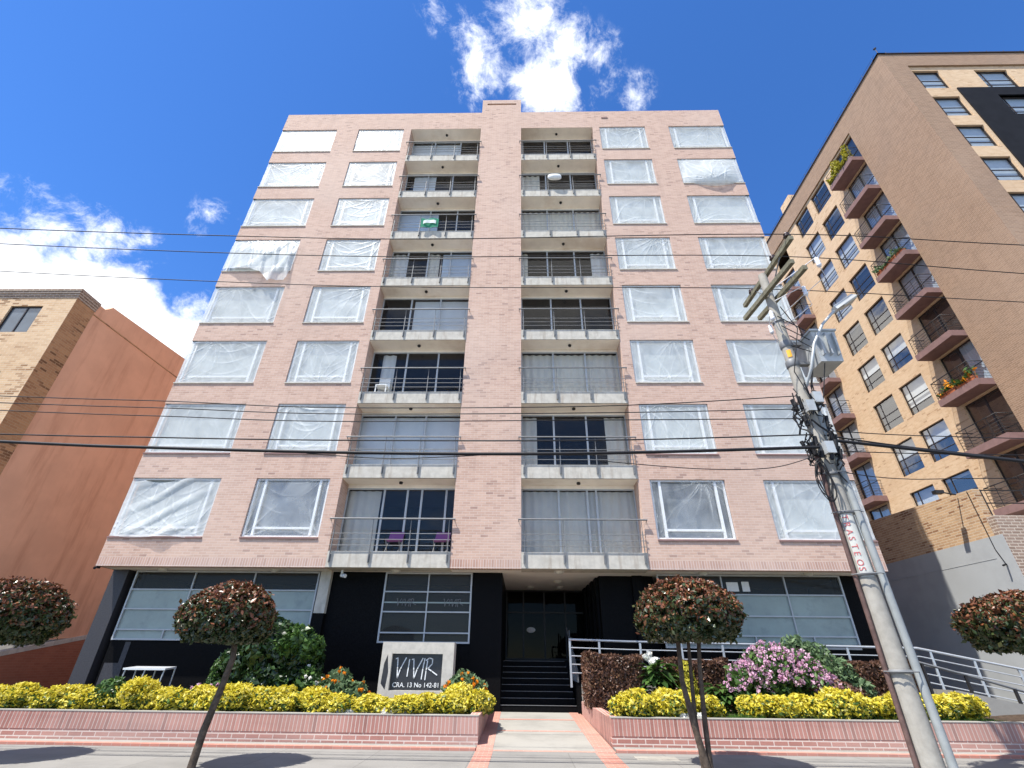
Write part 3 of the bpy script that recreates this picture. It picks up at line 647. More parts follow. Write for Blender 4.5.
FF.quad(s, [(xw0, 0, zfb), (48, 0, zfb), (48, 0, zr), (xw0, 0, zr)]); FF.quad(s, [(xw0, 0, 0), (xw0, .10, 0), (xw0, .10, zfb), (xw0, 0, zfb)]); FF.quad(s, [(xw0, 0, zfb), (48, 0, zfb), (48, .10, zfb), (xw0, .10, zfb)])
s.quad((XT - .1, yend, 0), (48, yend, 0), (48, yend, zr), (XT - .1, yend, zr)); s.quad((48, YT, 0), (48, yend, 0), (48, yend, zr), (48, YT, zr)); s.quad((XT - .1, YT, zr), (48, YT, zr), (48, yend, zr), (XT - .1, yend, zr))
obj('brown_wall', s, M['brown'], TW)
s = MB(); FF2 = Face(lambda u, d, z: (u, YT + .10 + d, z))
def fx(x): return .9587 + (x - .9587) * KT
fzt = [28.06 - 2.37 * k for k in range(11)]
fw = [(fx(20.99), fx(22.45), tz(t - 1.62), tz(t), .14) for t in fzt] + [(fx(24.25), fx(25.9), tz(t - 1.62), tz(t), .14) for t in fzt] + [(fx(27.4), fx(29), tz(t - 1.62), tz(t), .14) for t in fzt]
def fmat(u, z): return 1 if (fx(22.62) < u < fx(27.2) and z < tz(26.37)) else 0
wall(s, FF2, xw0, 48, 0, zfb, fw, fmat, (fx(22.62), fx(27.2)), (tz(26.37),)); obj('front_wall', s, [M['tan'], M['blackpaint']], TW)
blk = MB(); wall(blk, Face(lambda u, d, z: (u, YT + .03 + d, z)), fx(22.62), fx(27.2), 3, tz(26.37), [o[:4] + (.16,) for o in fw if fx(23) < o[0] < fx(26) and o[3] < tz(26.3)])
blk.quad((fx(22.62), YT + .03, 3), (fx(22.62), YT + .10, 3), (fx(22.62), YT + .10, tz(26.37)), (fx(22.62), YT + .03, tz(26.37))); blk.quad((fx(22.62), YT + .03, tz(26.37)), (fx(27.2), YT + .03, tz(26.37)), (fx(27.2), YT + .10, tz(26.37)), (fx(22.62), YT + .10, tz(26.37)))
obj('dark_panel', blk, M['blackpaint'], TW)
s = MB(); FS.box(s, YT - .06, yend, -.16, .3, zr + .003, zr + .09); FF.box(s, XT - .16, 48, -.06, .4, zr + .004, zr + .088)
for i in range(26):
    yy = YT + .5 + i; s.tube([(XT + .05, yy, zr + .08), (XT + .05, yy, zr + .62)], .012, 5)
for i in range(24): s.tube([(XT + .6 + i, YT + .1, zr + .08), (XT + .6 + i, YT + .1, zr + .5)], .012, 5)
for h in (.3, .55): s.tube([(XT + .05, YT + .3, zr + h), (XT + .05, yend, zr + h)], .008, 5)
s.tube([(XT + .1, YT + .1, zr + .1), (XT + .1, YT + .1, zr + .9)], .02, 6); s.lathe((XT + .1, YT + .1, zr + .9), [(0, -.08), (.09, 0), (0, .1)], 10)
obj('roof_coping', s, M['brownframe'], TW)
for yy in (6.6, 10.4):
    s = MB(); s.box(XT - .02, XT + 1.5, ty(yy), ty(yy) + 1.3, zr - .2, zr + 1.0); obj('roof_stack', s, M['tan'], TW)
def tower_window(F, o, seed, front=False):
    r = random.Random(seed); u0, u1, z0, z1, rv = o; d = .10
    f = MB(); F.frame(f, u0 + .003, u1 - .003, z0 + .003, z1 - .003, d, d + .05, .045)
    W, H = u1 - u0, z1 - z0; zt1 = z0 + H * .50; zt2 = z0 + H * .25
    F.box(f, u0 + .048, u1 - .048, d + .002, d + .048, zt1 - .02, zt1 + .02); F.box(f, u0 + .048, u1 - .048, d + .002, d + .048, zt2 - .015, zt2 + .015)
    um = u1 - W * .26 if not front else u0 + W * .22
    F.box(f, um - .02, um + .02, d + .004, d + .046, z0 + .048, z1 - .048)
    wn = obj('window', f, M['brownframe'], TW)
    p = MB(); F.quad(p, [(u0, d + .025, z0), (u1, d + .025, z0), (u1, d + .025, z1), (u0, d + .025, z1)]); obj('pane', p, M['bluepane'], wn)
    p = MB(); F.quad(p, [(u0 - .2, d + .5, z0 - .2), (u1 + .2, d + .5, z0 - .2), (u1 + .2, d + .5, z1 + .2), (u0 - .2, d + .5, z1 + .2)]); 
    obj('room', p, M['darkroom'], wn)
    q = 0 if front else r.random()
    if q < .8:
        zb = z0 + (r.choice((0, 0, .3, .55, .9)) if not front else r.choice((0, .02, .25))) * H; p = MB(); F.quad(p, [(u0, d + .10, zb), (u1, d + .10, zb), (u1, d + .10, z1), (u0, d + .10, z1)])
        obj('blind', p, M[r.choice(('white', 'greyblind', 'white', 'whitecloth')) if not front else 'blueblind_skytone'], wn)  # front windows: blue-grey sheets added for the sky reflected in their panes
for i, o in enumerate(nearw[:10]): tower_window(FS, o, 11 + i)
for i, o in enumerate(farw[:10]): tower_window(FS, o, 40 + i)
Fb = Face(lambda u, d, z: (u, YT + .12 + d, z))
for i, o in enumerate(fw[:9]): tower_window(FF2, o, 70 + i, True)
for i, o in enumerate(fw[11:20]): tower_window(FF2, o, 90 + i, True)
for i, o in enumerate(fw[22:31]): tower_window(FF2, o, 110 + i, True)
def tower_balcony(o, far, i):
    u0, u1, z0, z1, rv = o; a, b = (ty(.6) + .003, ty(2.62)) if not far else (ty(8.5), ty(10.6)); p = .85
    zs0 = z0 - .34; zs1 = z0 - .02
    s = MB(); FS.box(s, a, b, -p, -.002, zs0, zs1); B = obj('balcony', s, M['mauve'], TW)
    s = MB(); hz = zs1 + .95; r_ = .016
    pts = [(a + .04, 0), (a + .04, -p + .04), (b - .04, -p + .04), (b - .04, 0)]
    P = lambda q, z: FS.p(q[0], q[1], z)
    s.tube([P(pts[0], hz), P(pts[1], hz), P(pts[2], hz), P(pts[3], hz)], .022, 6)
    for h in (.14, .29, .44, .59, .74): s.tube([P(q, zs1 + h) for q in pts], .009, 5)
    for q in (pts[1], pts[2], ((a + b) / 2, -p + .04), (a * .75 + b * .25, -p + .04), (a * .25 + b * .75, -p + .04)): s.tube([P(q, zs1), P(q, hz)], .014, 5)
    obj('railing', s, M['blacksteel'], B)
    s = MB(); d = .10; FS.frame(s, u0 + .003, u1 - .003, z0, z1 - .003, d, d + .05, .05)
    um = (u0 + u1) / 2; FS.box(s, um - .04, um + .04, d - .003, d + .053, z0 + .05, z1 - .053)
    zh = z0 + (z1 - z0) * .45; FS.box(s, u0 + .05, u1 - .05, d + .003, d + .047, zh - .015, zh + .015)
    obj('sliding_door', s, M['brownframe'], B)
    s = MB(); FS.quad(s, [(u0, d + .025, z0), (u1, d + .025, z0), (u1, d + .025, z1), (u0, d + .025, z1)]); obj('door_glass', s, M['bluepane'], B)
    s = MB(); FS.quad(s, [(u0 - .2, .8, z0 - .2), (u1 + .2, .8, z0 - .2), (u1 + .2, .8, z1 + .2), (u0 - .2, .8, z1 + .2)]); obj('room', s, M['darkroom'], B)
    if i in (1, 2, 3, 4, 6) or i >= 10:  # far balconies all get curtains, added to grey their blue sky reflection
        e = u1 if i != 6 else um; s = MB(); s.grid(24, 1, lambda u, t: FS.p(u0 + u * (e - u0), d + .14 + .02 * math.sin(u * 40), z0 + t * (z1 - z0))); obj('curtain', s, M['greyblind' if i % 2 else 'blueblind_skytone'], B)
    return (a, b, p, zs1)
bt = [tower_balcony(o, False, i) for i, o in enumerate(doors[:9])]
bf = [tower_balcony(o, True, 10 + i) for i, o in enumerate(doors2[1:9])]

# ------------------------------------------------------------------ the low house next door
LH = thing('brick_house', 'low house with old brick gable over grey plaster, between pink block and tower', 'house', (20, 4, 0))
X1 = 17.0; yf = .40; ye = 14
def hz_(y): return 7.03 + .045 * (y - yf)
zg = 5.40
s = MB()
s.hexa([(X1, yf + .3, zg), (X1 + .25, yf + .3, zg), (X1 + .25, ye, zg), (X1, ye, zg), (X1, yf + .3, hz_(yf)), (X1 + .25, yf + .3, hz_(yf)), (X1 + .25, ye, hz_(ye)), (X1, ye, hz_(ye))])
obj('gable_wall', s, M['oldbrick'], LH)
s = MB(); s.box(X1 - .012, X1 + .25, yf + .004, ye, 0, zg); s.box(X1 - .02, X1 - .013, yf + .6, ye, 4.72, 4.735); obj('plaster_wall', s, M['greyplaster'], LH)
s = MB(); s.box(X1 + .0, 30, yf, yf + .29, 0, 6.02); obj('front_wall', s, M['darkbrick'], LH)
s = MB(); s.box(X1 + .25, 30, yf + .3, ye, 5.5, 5.6); obj('roof', s, M['roof'], LH)
s = MB()
for h in (.45, .9): s.tube([(X1 + .1, yf + .12, 6.02 + h), (30, yf + .12, 6.02 + h)], .022, 6)
for i in range(9): s.tube([(X1 + .1 + i * 1.4, yf + .12, 6.02), (X1 + .1 + i * 1.4, yf + .12, 6.95)], .02, 6)
obj('terrace_railing', s, M['blacksteel'], LH)
s = MB(); s.tube([(18.05, yf - .05, 5.75), (18.05, yf - .05, 4.75)], .045, 8); s.box(18.0, 18.1, yf - .05, yf, 5.6, 5.65); obj('downpipe', s, M['pvc'], LH)
s = MB(); s.tube([(X1 - .05, 1.35, 7.02), (X1 - .55, 1.35, 7.12)], .025, 6); s.box(X1 - .8, X1 - .5, 1.25, 1.45, 7.05, 7.17); obj('wall_floodlight', s, M['blacksteel'], LH)
s = MB(); s.tube([(X1 - .03, .9, 7.0), (X1 - .03, .88, 5.0), (X1 - .03, .75, 4.5)], .014, 5); s.tube([(X1 - .03, .75, 4.5), (X1 - .2, .7, 4.45)], .03, 6); obj('hanging_wire', s, M['cable'], LH)
s = MB(); s.box(18.2, 18.9, yf - .35, yf, 4.25, 4.4); s.box(18.3, 18.8, yf - .3, yf, 3.9, 4.25, 1); obj('air_conditioner', s, [M['whitemetal'], M['blacksteel']], LH)

# ------------------------------------------------------------------ the neighbour on the left
LB = thing('brick_building', 'ochre brick building with a blank orange plaster side wall, left of the pink block', 'building', (-22, 6, 0))
X3 = -18.5; Y3 = -.32
FO = Face(lambda u, d, z: (u, Y3 + d, z)); s = MB()
lw = [(x, x + 1.42, z, z + 1.40, .16) for z in (13.32, 9.99, 6.66, 3.3) for x in (-21.22, -25.2, -29)]
wall(s, FO, -32, X3, 0, 15.15, lw); obj('front_wall', s, M['ochre'], LB)
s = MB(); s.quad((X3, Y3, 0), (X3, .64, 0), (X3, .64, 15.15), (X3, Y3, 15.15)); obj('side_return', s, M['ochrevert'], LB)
s = MB(); xx = X3 - .025
pts = [(.64, 15.15), (.64, 15.62), (1.05, 15.62), (1.22, 15.80), (1.35, 15.98), (7.0, 16.55), (13, 16.8), (13, 2.9), (.64, 1.62)]
s.add([(xx, a, b) for a, b in pts] + [(xx - .25, a, b) for a, b in pts], [tuple(range(9)), tuple(range(17, 8, -1))] + [(i, (i + 1) % 9, (i + 1) % 9 + 9, i + 9) for i in range(9)]); 
obj('plaster_wall', s, M['orange'], LB)
s = MB(); s.hexa([(xx - .2, .64, 15.0), (xx + .02, .64, 15.0), (xx + .02, 13, 15.45), (xx - .2, 13, 15.45), (xx - .2, .64, 15.05), (xx + .02, .64, 15.05), (xx + .02, 13, 15.50), (xx - .2, 13, 15.50)]); obj('string_line', s, M['ochrevert'], LB)
s = MB()
for i in range(4): FO.box(s, -32, X3 + .02 + .03 * i, -.02 - .03 * i, .96 + .02, 15.15 + .115 * i, 15.15 + .115 * i + .112)
obj('cornice', s, M['darkbrick'], LB)
s = MB(); s.hexa([(xx - .2, .64, 0), (X3 + .05, .64, 0), (X3 + .05, 13, 0), (xx - .2, 13, 0), (xx - .2, .64, .92), (X3 + .05, .64, .92), (X3 + .05, 13, 3.26), (xx - .2, 13, 3.26)]); obj('wall_base', s, M['baseb'], LB)
s = MB(); s.hexa([(xx - .2, .64, .925), (X3 + .06, .64, .925), (X3 + .06, 13, 3.265), (xx - .2, 13, 3.265), (xx - .2, .64, 1.10), (X3 + .06, .64, 1.10), (X3 + .06, 13, 3.42), (xx - .2, 13, 3.42)]); obj('base_coping', s, M['concrete'], LB)
s = MB(); s.quad((-32, Y3, 15.2), (xx, Y3, 15.2), (xx, 13, 15.2), (-32, 13, 15.2)); s.quad((-32, 13, 0), (xx, 13, 0), (xx, 13, 15.2), (-32, 13, 15.2)); obj('roof', s, M['roof'], LB)
for o in lw:
    f = MB(); FO.frame(f, o[0], o[1], o[2], o[3], .06, .11, .05); FO.box(f, (o[0] + o[1]) / 2 - .025, (o[0] + o[1]) / 2 + .025, .06, .11, o[2] + .05, o[3] - .05)
    wn = obj('window', f, M['brownframe'], LB); p = MB(); FO.quad(p, [(o[0], .09, o[2]), (o[1], .09, o[2]), (o[1], .09, o[3]), (o[0], .09, o[3])]); obj('pane', p, M['panedark'], wn)
s = MB(); s.box(-18.5, -12.9, .3, 14, -.1, .02); struct(obj('driveway', s, M['asphalt']))
s = MB(); s.box(-18.5, -12.9, 14.0, 14.25, 0, 3.2); tag(obj('garden_wall', s, M['orange']), 'plain orange wall closing the driveway between the left building and the pink block', 'wall')

s = MB(); s.box(3.15, 3.95, -4.72, -4.28, -.02, .006); o = obj('utility_cover', s, M['polec']); tag(o, 'rectangular concrete utility cover set in the pavement by the three-stemmed tree', 'cover')
# ------------------------------------------------------------------ planters, ramp, railings
PL = thing('brick_planter', 'long low red brick planter left of the entrance path, holding the stone sign', 'planter', (-8, -2, 0))
def planter(parent, x0, x1, inner, yb):
    s = MB(); yf_ = -3.45; zt = .54
    s.box(x0, x1, yf_, yf_ + .22, 0, .225, 1); s.box(x0, x1, yf_ - .006, yf_ + .22, .225, zt, 0)
    xa, xb = inner   # the flank along the path
    sg = 1 if xa < 1 else -1; t_ = .22 * sg
    s.hexa([(xa, yf_ + .221, 0), (xa - t_, yf_ + .221, 0), (xb - t_, yb, 0), (xb, yb, 0), (xa, yf_ + .221, zt), (xa - t_, yf_ + .221, zt), (xb - t_, yb, .60), (xb, yb, .60)], 0)
    obj('brick_wall', s, [M['plantsold'], M['plantbrick']], parent)
    s = MB(); s.box(x0, x1, yf_ - .012, yf_ + .225, zt + .001, zt + .016); obj('mortar_cap', s, M['pathc'], parent)
    s = MB(); lo, hi = (x0, xa - .2) if sg > 0 else (xa + .2, x1)
    n_ = 60; s.grid(n_, 6, lambda u, t: (lo + u * (hi - lo), yf_ + .2 + t * (yb - yf_ - .2), .47 + .03 * math.sin(u * 57 + t * 5) + .03 * t)); obj('soil', s, M['soil'], parent)
planter(PL, -24, .03, (.03, .06), .90)
PR = thing('brick_planter', 'low red brick planter right of the entrance path, below the pale railing', 'planter', (9, -2, 0))
planter(PR, 2.90, 24, (2.90, 2.70), .45)
# terrace and ramp
s = MB(); s.box(2.75, 12.6, .46, .72, 0, 1.02); s.box(2.75, 12.6, .72, .90, 0, 1.0)
rmp = lambda x: 1.02 - (x - 12.6) * .19
s.hexa([(12.6, -.85, 0), (17.6, -.85, 0), (17.6, .9, 0), (12.6, .9, 0), (12.6, -.85, rmp(12.6)), (17.6, -.85, rmp(17.6)), (17.6, .9, rmp(17.6)), (12.6, .9, rmp(12.6))])
struct(obj('access_ramp', s, M['pathc']))
RL = thing('ramp_railing', 'pale painted steel railing with five bars along the ramp behind the right planter', 'railing', (8, .6, 1))
def rail_pts(h): return [(2.42, .62, 1.10 + h), (4.2, .62, 1.06 + h), (12.95, .62, .96 + h), (17.4, .62, .14 + h)]
s = MB(); s.tube(rail_pts(1.08), .034, 8); obj('handrail', s, M['whitesteel'], RL)
s = MB()
for h in (.86, .64, .42, .2): s.tube(rail_pts(h), .018, 6)
obj('bars', s, M['whitesteel'], RL)
for x in (2.45, 3.35, 4.6, 5.85, 7.1, 8.35, 9.6, 10.85, 12.1, 13.3, 14.5, 15.7, 16.9):
    z = 1.06 - (x - 4.2) * .0114 if x < 12.95 else .96 - (x - 12.95) * .184
    s = MB(); s.box(x - .03, x + .03, .60, .64, min(z - .15, 1.0 if x < 12.6 else rmp(x) - .02), z + 1.07); obj('post', s, M['whitesteel'], RL)
HR = thing('handrail', 'grey tubular handrail with curled end on the near side of the ramp', 'handrail', (14, -.8, .6))
s = MB(); s.tube([(11.6, -.8, 1.72), (13.2, -.8, 1.32), (14.3, -.8, 1.02), (14.62, -.8, .84), (14.66, -.8, .66), (14.5, -.8, .55)], .032, 8); obj('rail', s, M['steel'], HR)
for x in (11.9, 12.95, 14.1): s = MB(); s.box(x - .03, x + .03, -.83, -.77, .4, 1.72 - (x - 11.6) * .255); obj('post', s, M['blacksteel'], HR)
SR = thing('stair_railing', 'dark steel railing down the right side of the black entrance steps', 'railing', (2.7, 2, 1))
s = MB(); s.tube([(2.68, .85, 1.28), (2.60, 3.3, 2.62)], .03, 8); obj('handrail', s, M['steel'], SR)
for i in range(6):
    y = .9 + .46 * i; s = MB(); s.box(2.66, 2.70, y - .015, y + .015, 1.0, 1.28 + (y - .85) * .545); obj('post', s, M['steel'], SR)

# ------------------------------------------------------------------ stone sign
def text_mesh(txt, size, mat, parent, origin, ax_u, ax_v, depth=.006, name='lettering', spacing=1.0):
    cu = bpy.data.curves.new('text', 'FONT'); cu.body = txt; cu.size = size; cu.extrude = depth; cu.space_character = spacing
    o = bpy.data.objects.new('text', cu); COL.objects.link(o); bpy.context.view_layer.update()
    me = bpy.data.meshes.new_from_object(o.evaluated_get(bpy.context.evaluated_depsgraph_get())); COL.objects.unlink(o); bpy.data.objects.remove(o)
    u, v = Vector(ax_u).normalized(), Vector(ax_v).normalized(); n = u.cross(v); of = wloc(parent)
    for vt in me.vertices: vt.co = Vector(origin) + u * vt.co.x + v * vt.co.y + n * vt.co.z - of
    me.materials.clear(); me.materials.append(mat)
    q = bpy.data.objects.new(name, me); COL.objects.link(q); q.parent = parent; return q
SG = thing('stone_sign', 'pale stone monument sign with VIVIR and street address on a black slab', 'sign', (-1.98, -.6, .5))
s = MB(); sx0, sx1, sz0, sz1 = -3.0, -.95, .45, 2.03; wx0, wx1, wz0, wz1 = -2.70, -1.26, .86, 1.74
FG = Face(lambda u, d, z: (u, -.6 + d, z))
wall(s, FG, sx0, sx1, sz0, sz1, [(wx0, wx1, wz0, wz1, .12)])
s.quad((sx0, -.6, sz0), (sx0, -.12, sz0), (sx0, -.12, sz1), (sx0, -.6, sz1)); s.quad((sx1, -.6, sz0), (sx1, -.12, sz0), (sx1, -.12, sz1), (sx1, -.6, sz1)); s.quad((sx0, -.6, sz1), (sx1, -.6, sz1), (sx1, -.12, sz1), (sx0, -.12, sz1)); s.quad((sx0, -.12, sz0), (sx1, -.12, sz0), (sx1, -.12, sz1), (sx0, -.12, sz1))
obj('stone_frame', s, M['stone'], SG)
s = MB(); s.quad((wx0, -.485, wz0), (wx1, -.485, wz0), (wx1, -.485, wz1), (wx0, -.485, wz1)); obj('slab', s, M['signblack'], SG)
s = MB(); stroke_word(s, wx0 + .10, 1.14, 1.16, .50, -.487, .0135); obj('logo_strokes', s, M['paint_white'], SG)
text_mesh('CRA. 13 No 142-81', .158, M['paint_white'], SG, (wx0 + .07, -.492, .935), (1, 0, 0), (0, 0, 1), .005, 'address_lettering', 1.02)
s = MB()   # dark irregular patch on the left of the frame
pp = [(-2.93, 1.02), (-2.80, .88), (-2.76, 1.3), (-2.80, 1.55), (-2.82, 1.72), (-2.90, 1.5)]
s.add([(a, -.603, b) for a, b in pp] + [(a, -.6005, b) for a, b in pp], [tuple(range(6))] + [(i, (i + 1) % 6, (i + 1) % 6 + 6, i + 6) for i in range(6)]); obj('dark_patch', s, M['signblack'], SG)
# low vent cover behind the hedge
VC = thing('vent_cover', 'low white-topped metal vent cover on thin legs behind the yellow hedge', 'vent cover', (-9.4, -.9, .5))
s = MB(); s.hexa([(-10.0, -1.0, 1.28), (-8.82, -1.0, 1.28), (-8.76, -.62, 1.32), (-9.9, -.62, 1.32), (-10.0, -1.0, 1.325), (-8.82, -1.0, 1.325), (-8.76, -.62, 1.365), (-9.9, -.62, 1.365)]); obj('top', s, M['whitemetal'], VC)
for x in (-9.95, -9.40, -8.86):
    s = MB(); s.tube([(x, -.95, 1.285), (x - .06, -.98, .5)], .02, 6); s.tube([(x + .10, -.66, 1.315), (x + .08, -.66, .5)], .02, 6); obj('leg', s, M['whitesteel'], VC)
s = MB()
for z in (.75, .95): s.tube([(-9.98, -.96, z), (-8.88, -.96, z)], .014, 5)
obj('crossbar', s, M['whitesteel'], VC)

# ------------------------------------------------------------------ plants
def leaf_quads(mb, pts, nrm, size, r, m=0, long=1.7, spread=.8, mfn=None):
    for i, (p, n) in enumerate(zip(pts, nrm)):
        n = Vector(n) + Vector((r.gauss(0, 1), r.gauss(0, 1), r.gauss(0, 1))) * spread
        n.normalize(); t = n.orthogonal(); t.rotate(Matrix.Rotation(r.uniform(0, 6.283), 3, n)); b = n.cross(t)
        sz = size * r.uniform(.65, 1.35); l = sz * long * .5; wd = sz * .5; p = Vector(p)
        mi = m if mfn is None else mfn(p, i)
        mb.add([tuple(p - t * l), tuple(p + b * wd * .9 - t * l * .1 - n * wd * .25), tuple(p + t * l - n * wd * .3), tuple(p - b * wd * .9 - t * l * .1 - n * wd * .25)], [(0, 1, 2, 3)], mi)
def sphere_pt(r):
    z = r.uniform(-1, 1); a = r.uniform(0, 6.283); q = math.sqrt(1 - z * z); return Vector((q * math.cos(a), q * math.sin(a), z))
def lump(v, seed):   # low-frequency irregularity of a crown
    return .5 * math.sin(v.x * 4.1 + seed) * math.sin(v.y * 3.7 + seed * 2) + .5 * math.sin(v.z * 4.7 + seed * 3 + v.x * 2)
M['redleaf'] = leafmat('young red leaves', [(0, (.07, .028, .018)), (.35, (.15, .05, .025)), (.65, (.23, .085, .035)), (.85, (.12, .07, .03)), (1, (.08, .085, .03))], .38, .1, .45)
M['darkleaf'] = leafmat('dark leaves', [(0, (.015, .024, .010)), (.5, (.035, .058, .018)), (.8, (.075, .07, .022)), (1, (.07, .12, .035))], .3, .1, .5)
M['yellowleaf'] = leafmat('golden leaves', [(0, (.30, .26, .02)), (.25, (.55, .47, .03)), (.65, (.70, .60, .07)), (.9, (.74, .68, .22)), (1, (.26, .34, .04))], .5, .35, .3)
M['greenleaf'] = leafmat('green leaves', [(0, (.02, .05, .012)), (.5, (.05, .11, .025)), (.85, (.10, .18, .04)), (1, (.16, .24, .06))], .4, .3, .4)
M['deepgreen'] = leafmat('deep green leaves', [(0, (.010, .022, .008)), (.6, (.022, .05, .014)), (.9, (.05, .10, .025)), (1, (.15, .22, .05))], .3, .2, .5)  # leaf colour darkened to hold the bush's deep shade
M['marileaf'] = leafmat('grey green leaves', [(0, (.06, .11, .05)), (.6, (.12, .19, .09)), (1, (.2, .27, .13))], .6, .3, .3)
M['maroonleaf'] = leafmat('maroon leaves', [(0, (.05, .028, .02)), (.5, (.12, .06, .04)), (.8, (.19, .10, .06)), (1, (.11, .11, .04))], .4, .25, .4)
M['pinkpetal'] = leafmat('pink petals', [(0, (.55, .24, .42)), (.5, (.66, .40, .54)), (1, (.76, .60, .68))], .6, .35, .2)
M['orangepetal'] = leafmat('orange petals', [(0, (.70, .20, .01)), (1, (.85, .36, .02))], .6, .3, .2)
M['whitepetal'] = leafmat('white petals', [(0, (.75, .74, .70)), (1, (.85, .85, .82))], .6, .3, .2)
M['conifleaf'] = leafmat('golden conifer sprays', [(0, (.20, .20, .02)), (.6, (.42, .38, .04)), (1, (.55, .48, .07))], .6, .25, .2)
M['grassblade'] = leafmat('grass blades', [(0, (.04, .10, .015)), (1, (.11, .22, .035))], .6, .3, .3)

def topiary(c, rx, rz, seed, n, trunks, label, flat=.55, base=(0, 0), over=None):
    """mushroom-clipped crown on one or more thin stems"""
    r = random.Random(seed); T_ = thing('topiary_tree', label, 'tree', (base[0], base[1], 0), 'clipped trees along the pavement')
    s = MB(); pts = []; nr = []
    for i in range(n):
        v = sphere_pt(r)
        if v.z < -flat: v.z = -flat + r.uniform(-.06, .04)
        hf = math.sin(v.x * 13 + seed) * math.sin(v.y * 12 + seed * 2) * math.sin(v.z * 14 + seed)
        if hf < -.22 and r.random() < .75: continue
        q = (1 + .055 * lump(v, seed) + .05 * hf) * (1 - .22 * r.random() ** 1.7)
        if r.random() < .05: q *= 1.03 + .07 * r.random()
        pts.append((c[0] + v.x * rx * q, c[1] + v.y * rx * q, c[2] + v.z * rz * q)); nr.append(Vector((v.x / rx, v.y / rx, v.z / rz)).normalized())
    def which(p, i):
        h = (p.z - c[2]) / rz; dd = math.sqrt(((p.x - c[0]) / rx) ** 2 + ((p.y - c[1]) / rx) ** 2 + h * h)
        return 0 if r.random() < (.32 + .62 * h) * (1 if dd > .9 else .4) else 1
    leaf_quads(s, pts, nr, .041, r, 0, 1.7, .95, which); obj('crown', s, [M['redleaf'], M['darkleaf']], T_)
    s = MB()
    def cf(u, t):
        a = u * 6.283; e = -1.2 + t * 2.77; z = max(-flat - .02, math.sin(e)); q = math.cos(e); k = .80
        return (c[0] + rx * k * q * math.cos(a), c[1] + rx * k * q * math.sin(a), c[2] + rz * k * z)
    s.grid(20, 12, cf); obj('light_block_core', s, M['core'], T_)  # solid dark core added inside the crown to block light
    for tp, r0, r1 in trunks:
        s = MB(); s.tube(tp, [r0 + (r1 - r0) * i / (len(tp) - 1) for i in range(len(tp))], 9); obj('trunk', s, M['bark'], T_)
    s = MB()
    for i in range(9):
        a = i * .7 + seed; e = trunks[0][0][-1]
        s.tube([e, (c[0] + rx * .35 * math.cos(a), c[1] + rx * .35 * math.sin(a), c[2] - rz * .3), (c[0] + rx * .75 * math.cos(a), c[1] + rx * .75 * math.sin(a), c[2] + rz * .05)], [.028, .018, .008], 6)
    obj('limbs', s, M['bark'], T_)
    return T_
topiary((-4.66, -6.0, 2.25), .82, .62, 3, 24000, [([(-4.56, -6.03, -.02), (-4.52, -6.03, .5), (-4.42, -6.02, 1.1), (-4.36, -6.0, 1.6), (-4.45, -6.0, 2.1)], .068, .048)], 'clipped mushroom-shaped red-leaved tree on one leaning trunk, before the left planter', .60, (-4.55, -6.03))
topiary((4.25, -5.6, 2.40), .98, .66, 8, 29000, [([(4.18, -5.55, -.02), (4.06, -5.56, .6), (3.95, -5.58, 1.3), (3.98, -5.6, 2.1)], .065, .04), ([(4.24, -5.5, -.02), (4.28, -5.5, .8), (4.33, -5.52, 1.5), (4.42, -5.55, 2.2)], .05, .035), ([(4.15, -5.42, -.02), (4.13, -5.42, .7), (4.17, -5.45, 1.4), (4.22, -5.5, 2.2)], .045, .03)], 'clipped round-topped red-leaved tree on three thin stems, right of the entrance path', .60, (4.2, -5.5))
topiary((10.55, -5.8, 2.24), 1.04, .62, 13, 25000, [([(10.95, -5.7, -.02), (10.85, -5.7, .6), (10.6, -5.75, 1.3), (10.3, -5.8, 2.0)], .07, .045)], 'clipped red-brown tree at the right edge, behind the concrete pole', .62, (10.95, -5.7))
topiary((-9.16, -5.8, 2.28), .95, .68, 21, 25000, [([(-9.4, -5.85, -.02), (-9.35, -5.85, .7), (-9.2, -5.82, 1.4), (-9.05, -5.8, 2.1)], .075, .05)], 'clipped red-leaved tree cut by the left edge of the photo', .66, (-9.4, -5.85))

def bush_mesh(blobs_, n, size, mats, seed, long=1.6, spread=.9, mfn=None, shell=.5, core=True):
    r = random.Random(seed); s = MB(); tot = sum(b[3] ** 2 for b in blobs_)
    for (x, y, z, rad, sq) in blobs_:
        k = int(n * rad * rad / tot); pts, nr = [], []
        for _ in range(k):
            v = sphere_pt(r); q = rad * (1 + .12 * lump(v * 1.6, seed + x)) * (1 - shell * r.random() ** 1.6)
            p = (x + v.x * q, y + v.y * q, max(.02, z + v.z * q * sq)); pts.append(p); nr.append(v)
        leaf_quads(s, pts, nr, size, r, 0, long, spread, mfn)
    if core:
        for (x, y, z, rad, sq) in blobs_:
            s.grid(10, 7, lambda u, t: (x + rad * .55 * math.cos(u * 6.283) * math.sin(t * 3.14), y + rad * .55 * math.sin(u * 6.283) * math.sin(t * 3.14), max(.01, z - rad * .55 * sq * math.cos(t * 3.14))), mats - 1)
    return s
def plant(name, label, cat, x, y, z, mb, mats, group=None):
    me = mb.mesh(name, mats); o = bpy.data.objects.new(name, me); COL.objects.link(o); o.location = (x, y, z); return tag(o, label, cat, group)
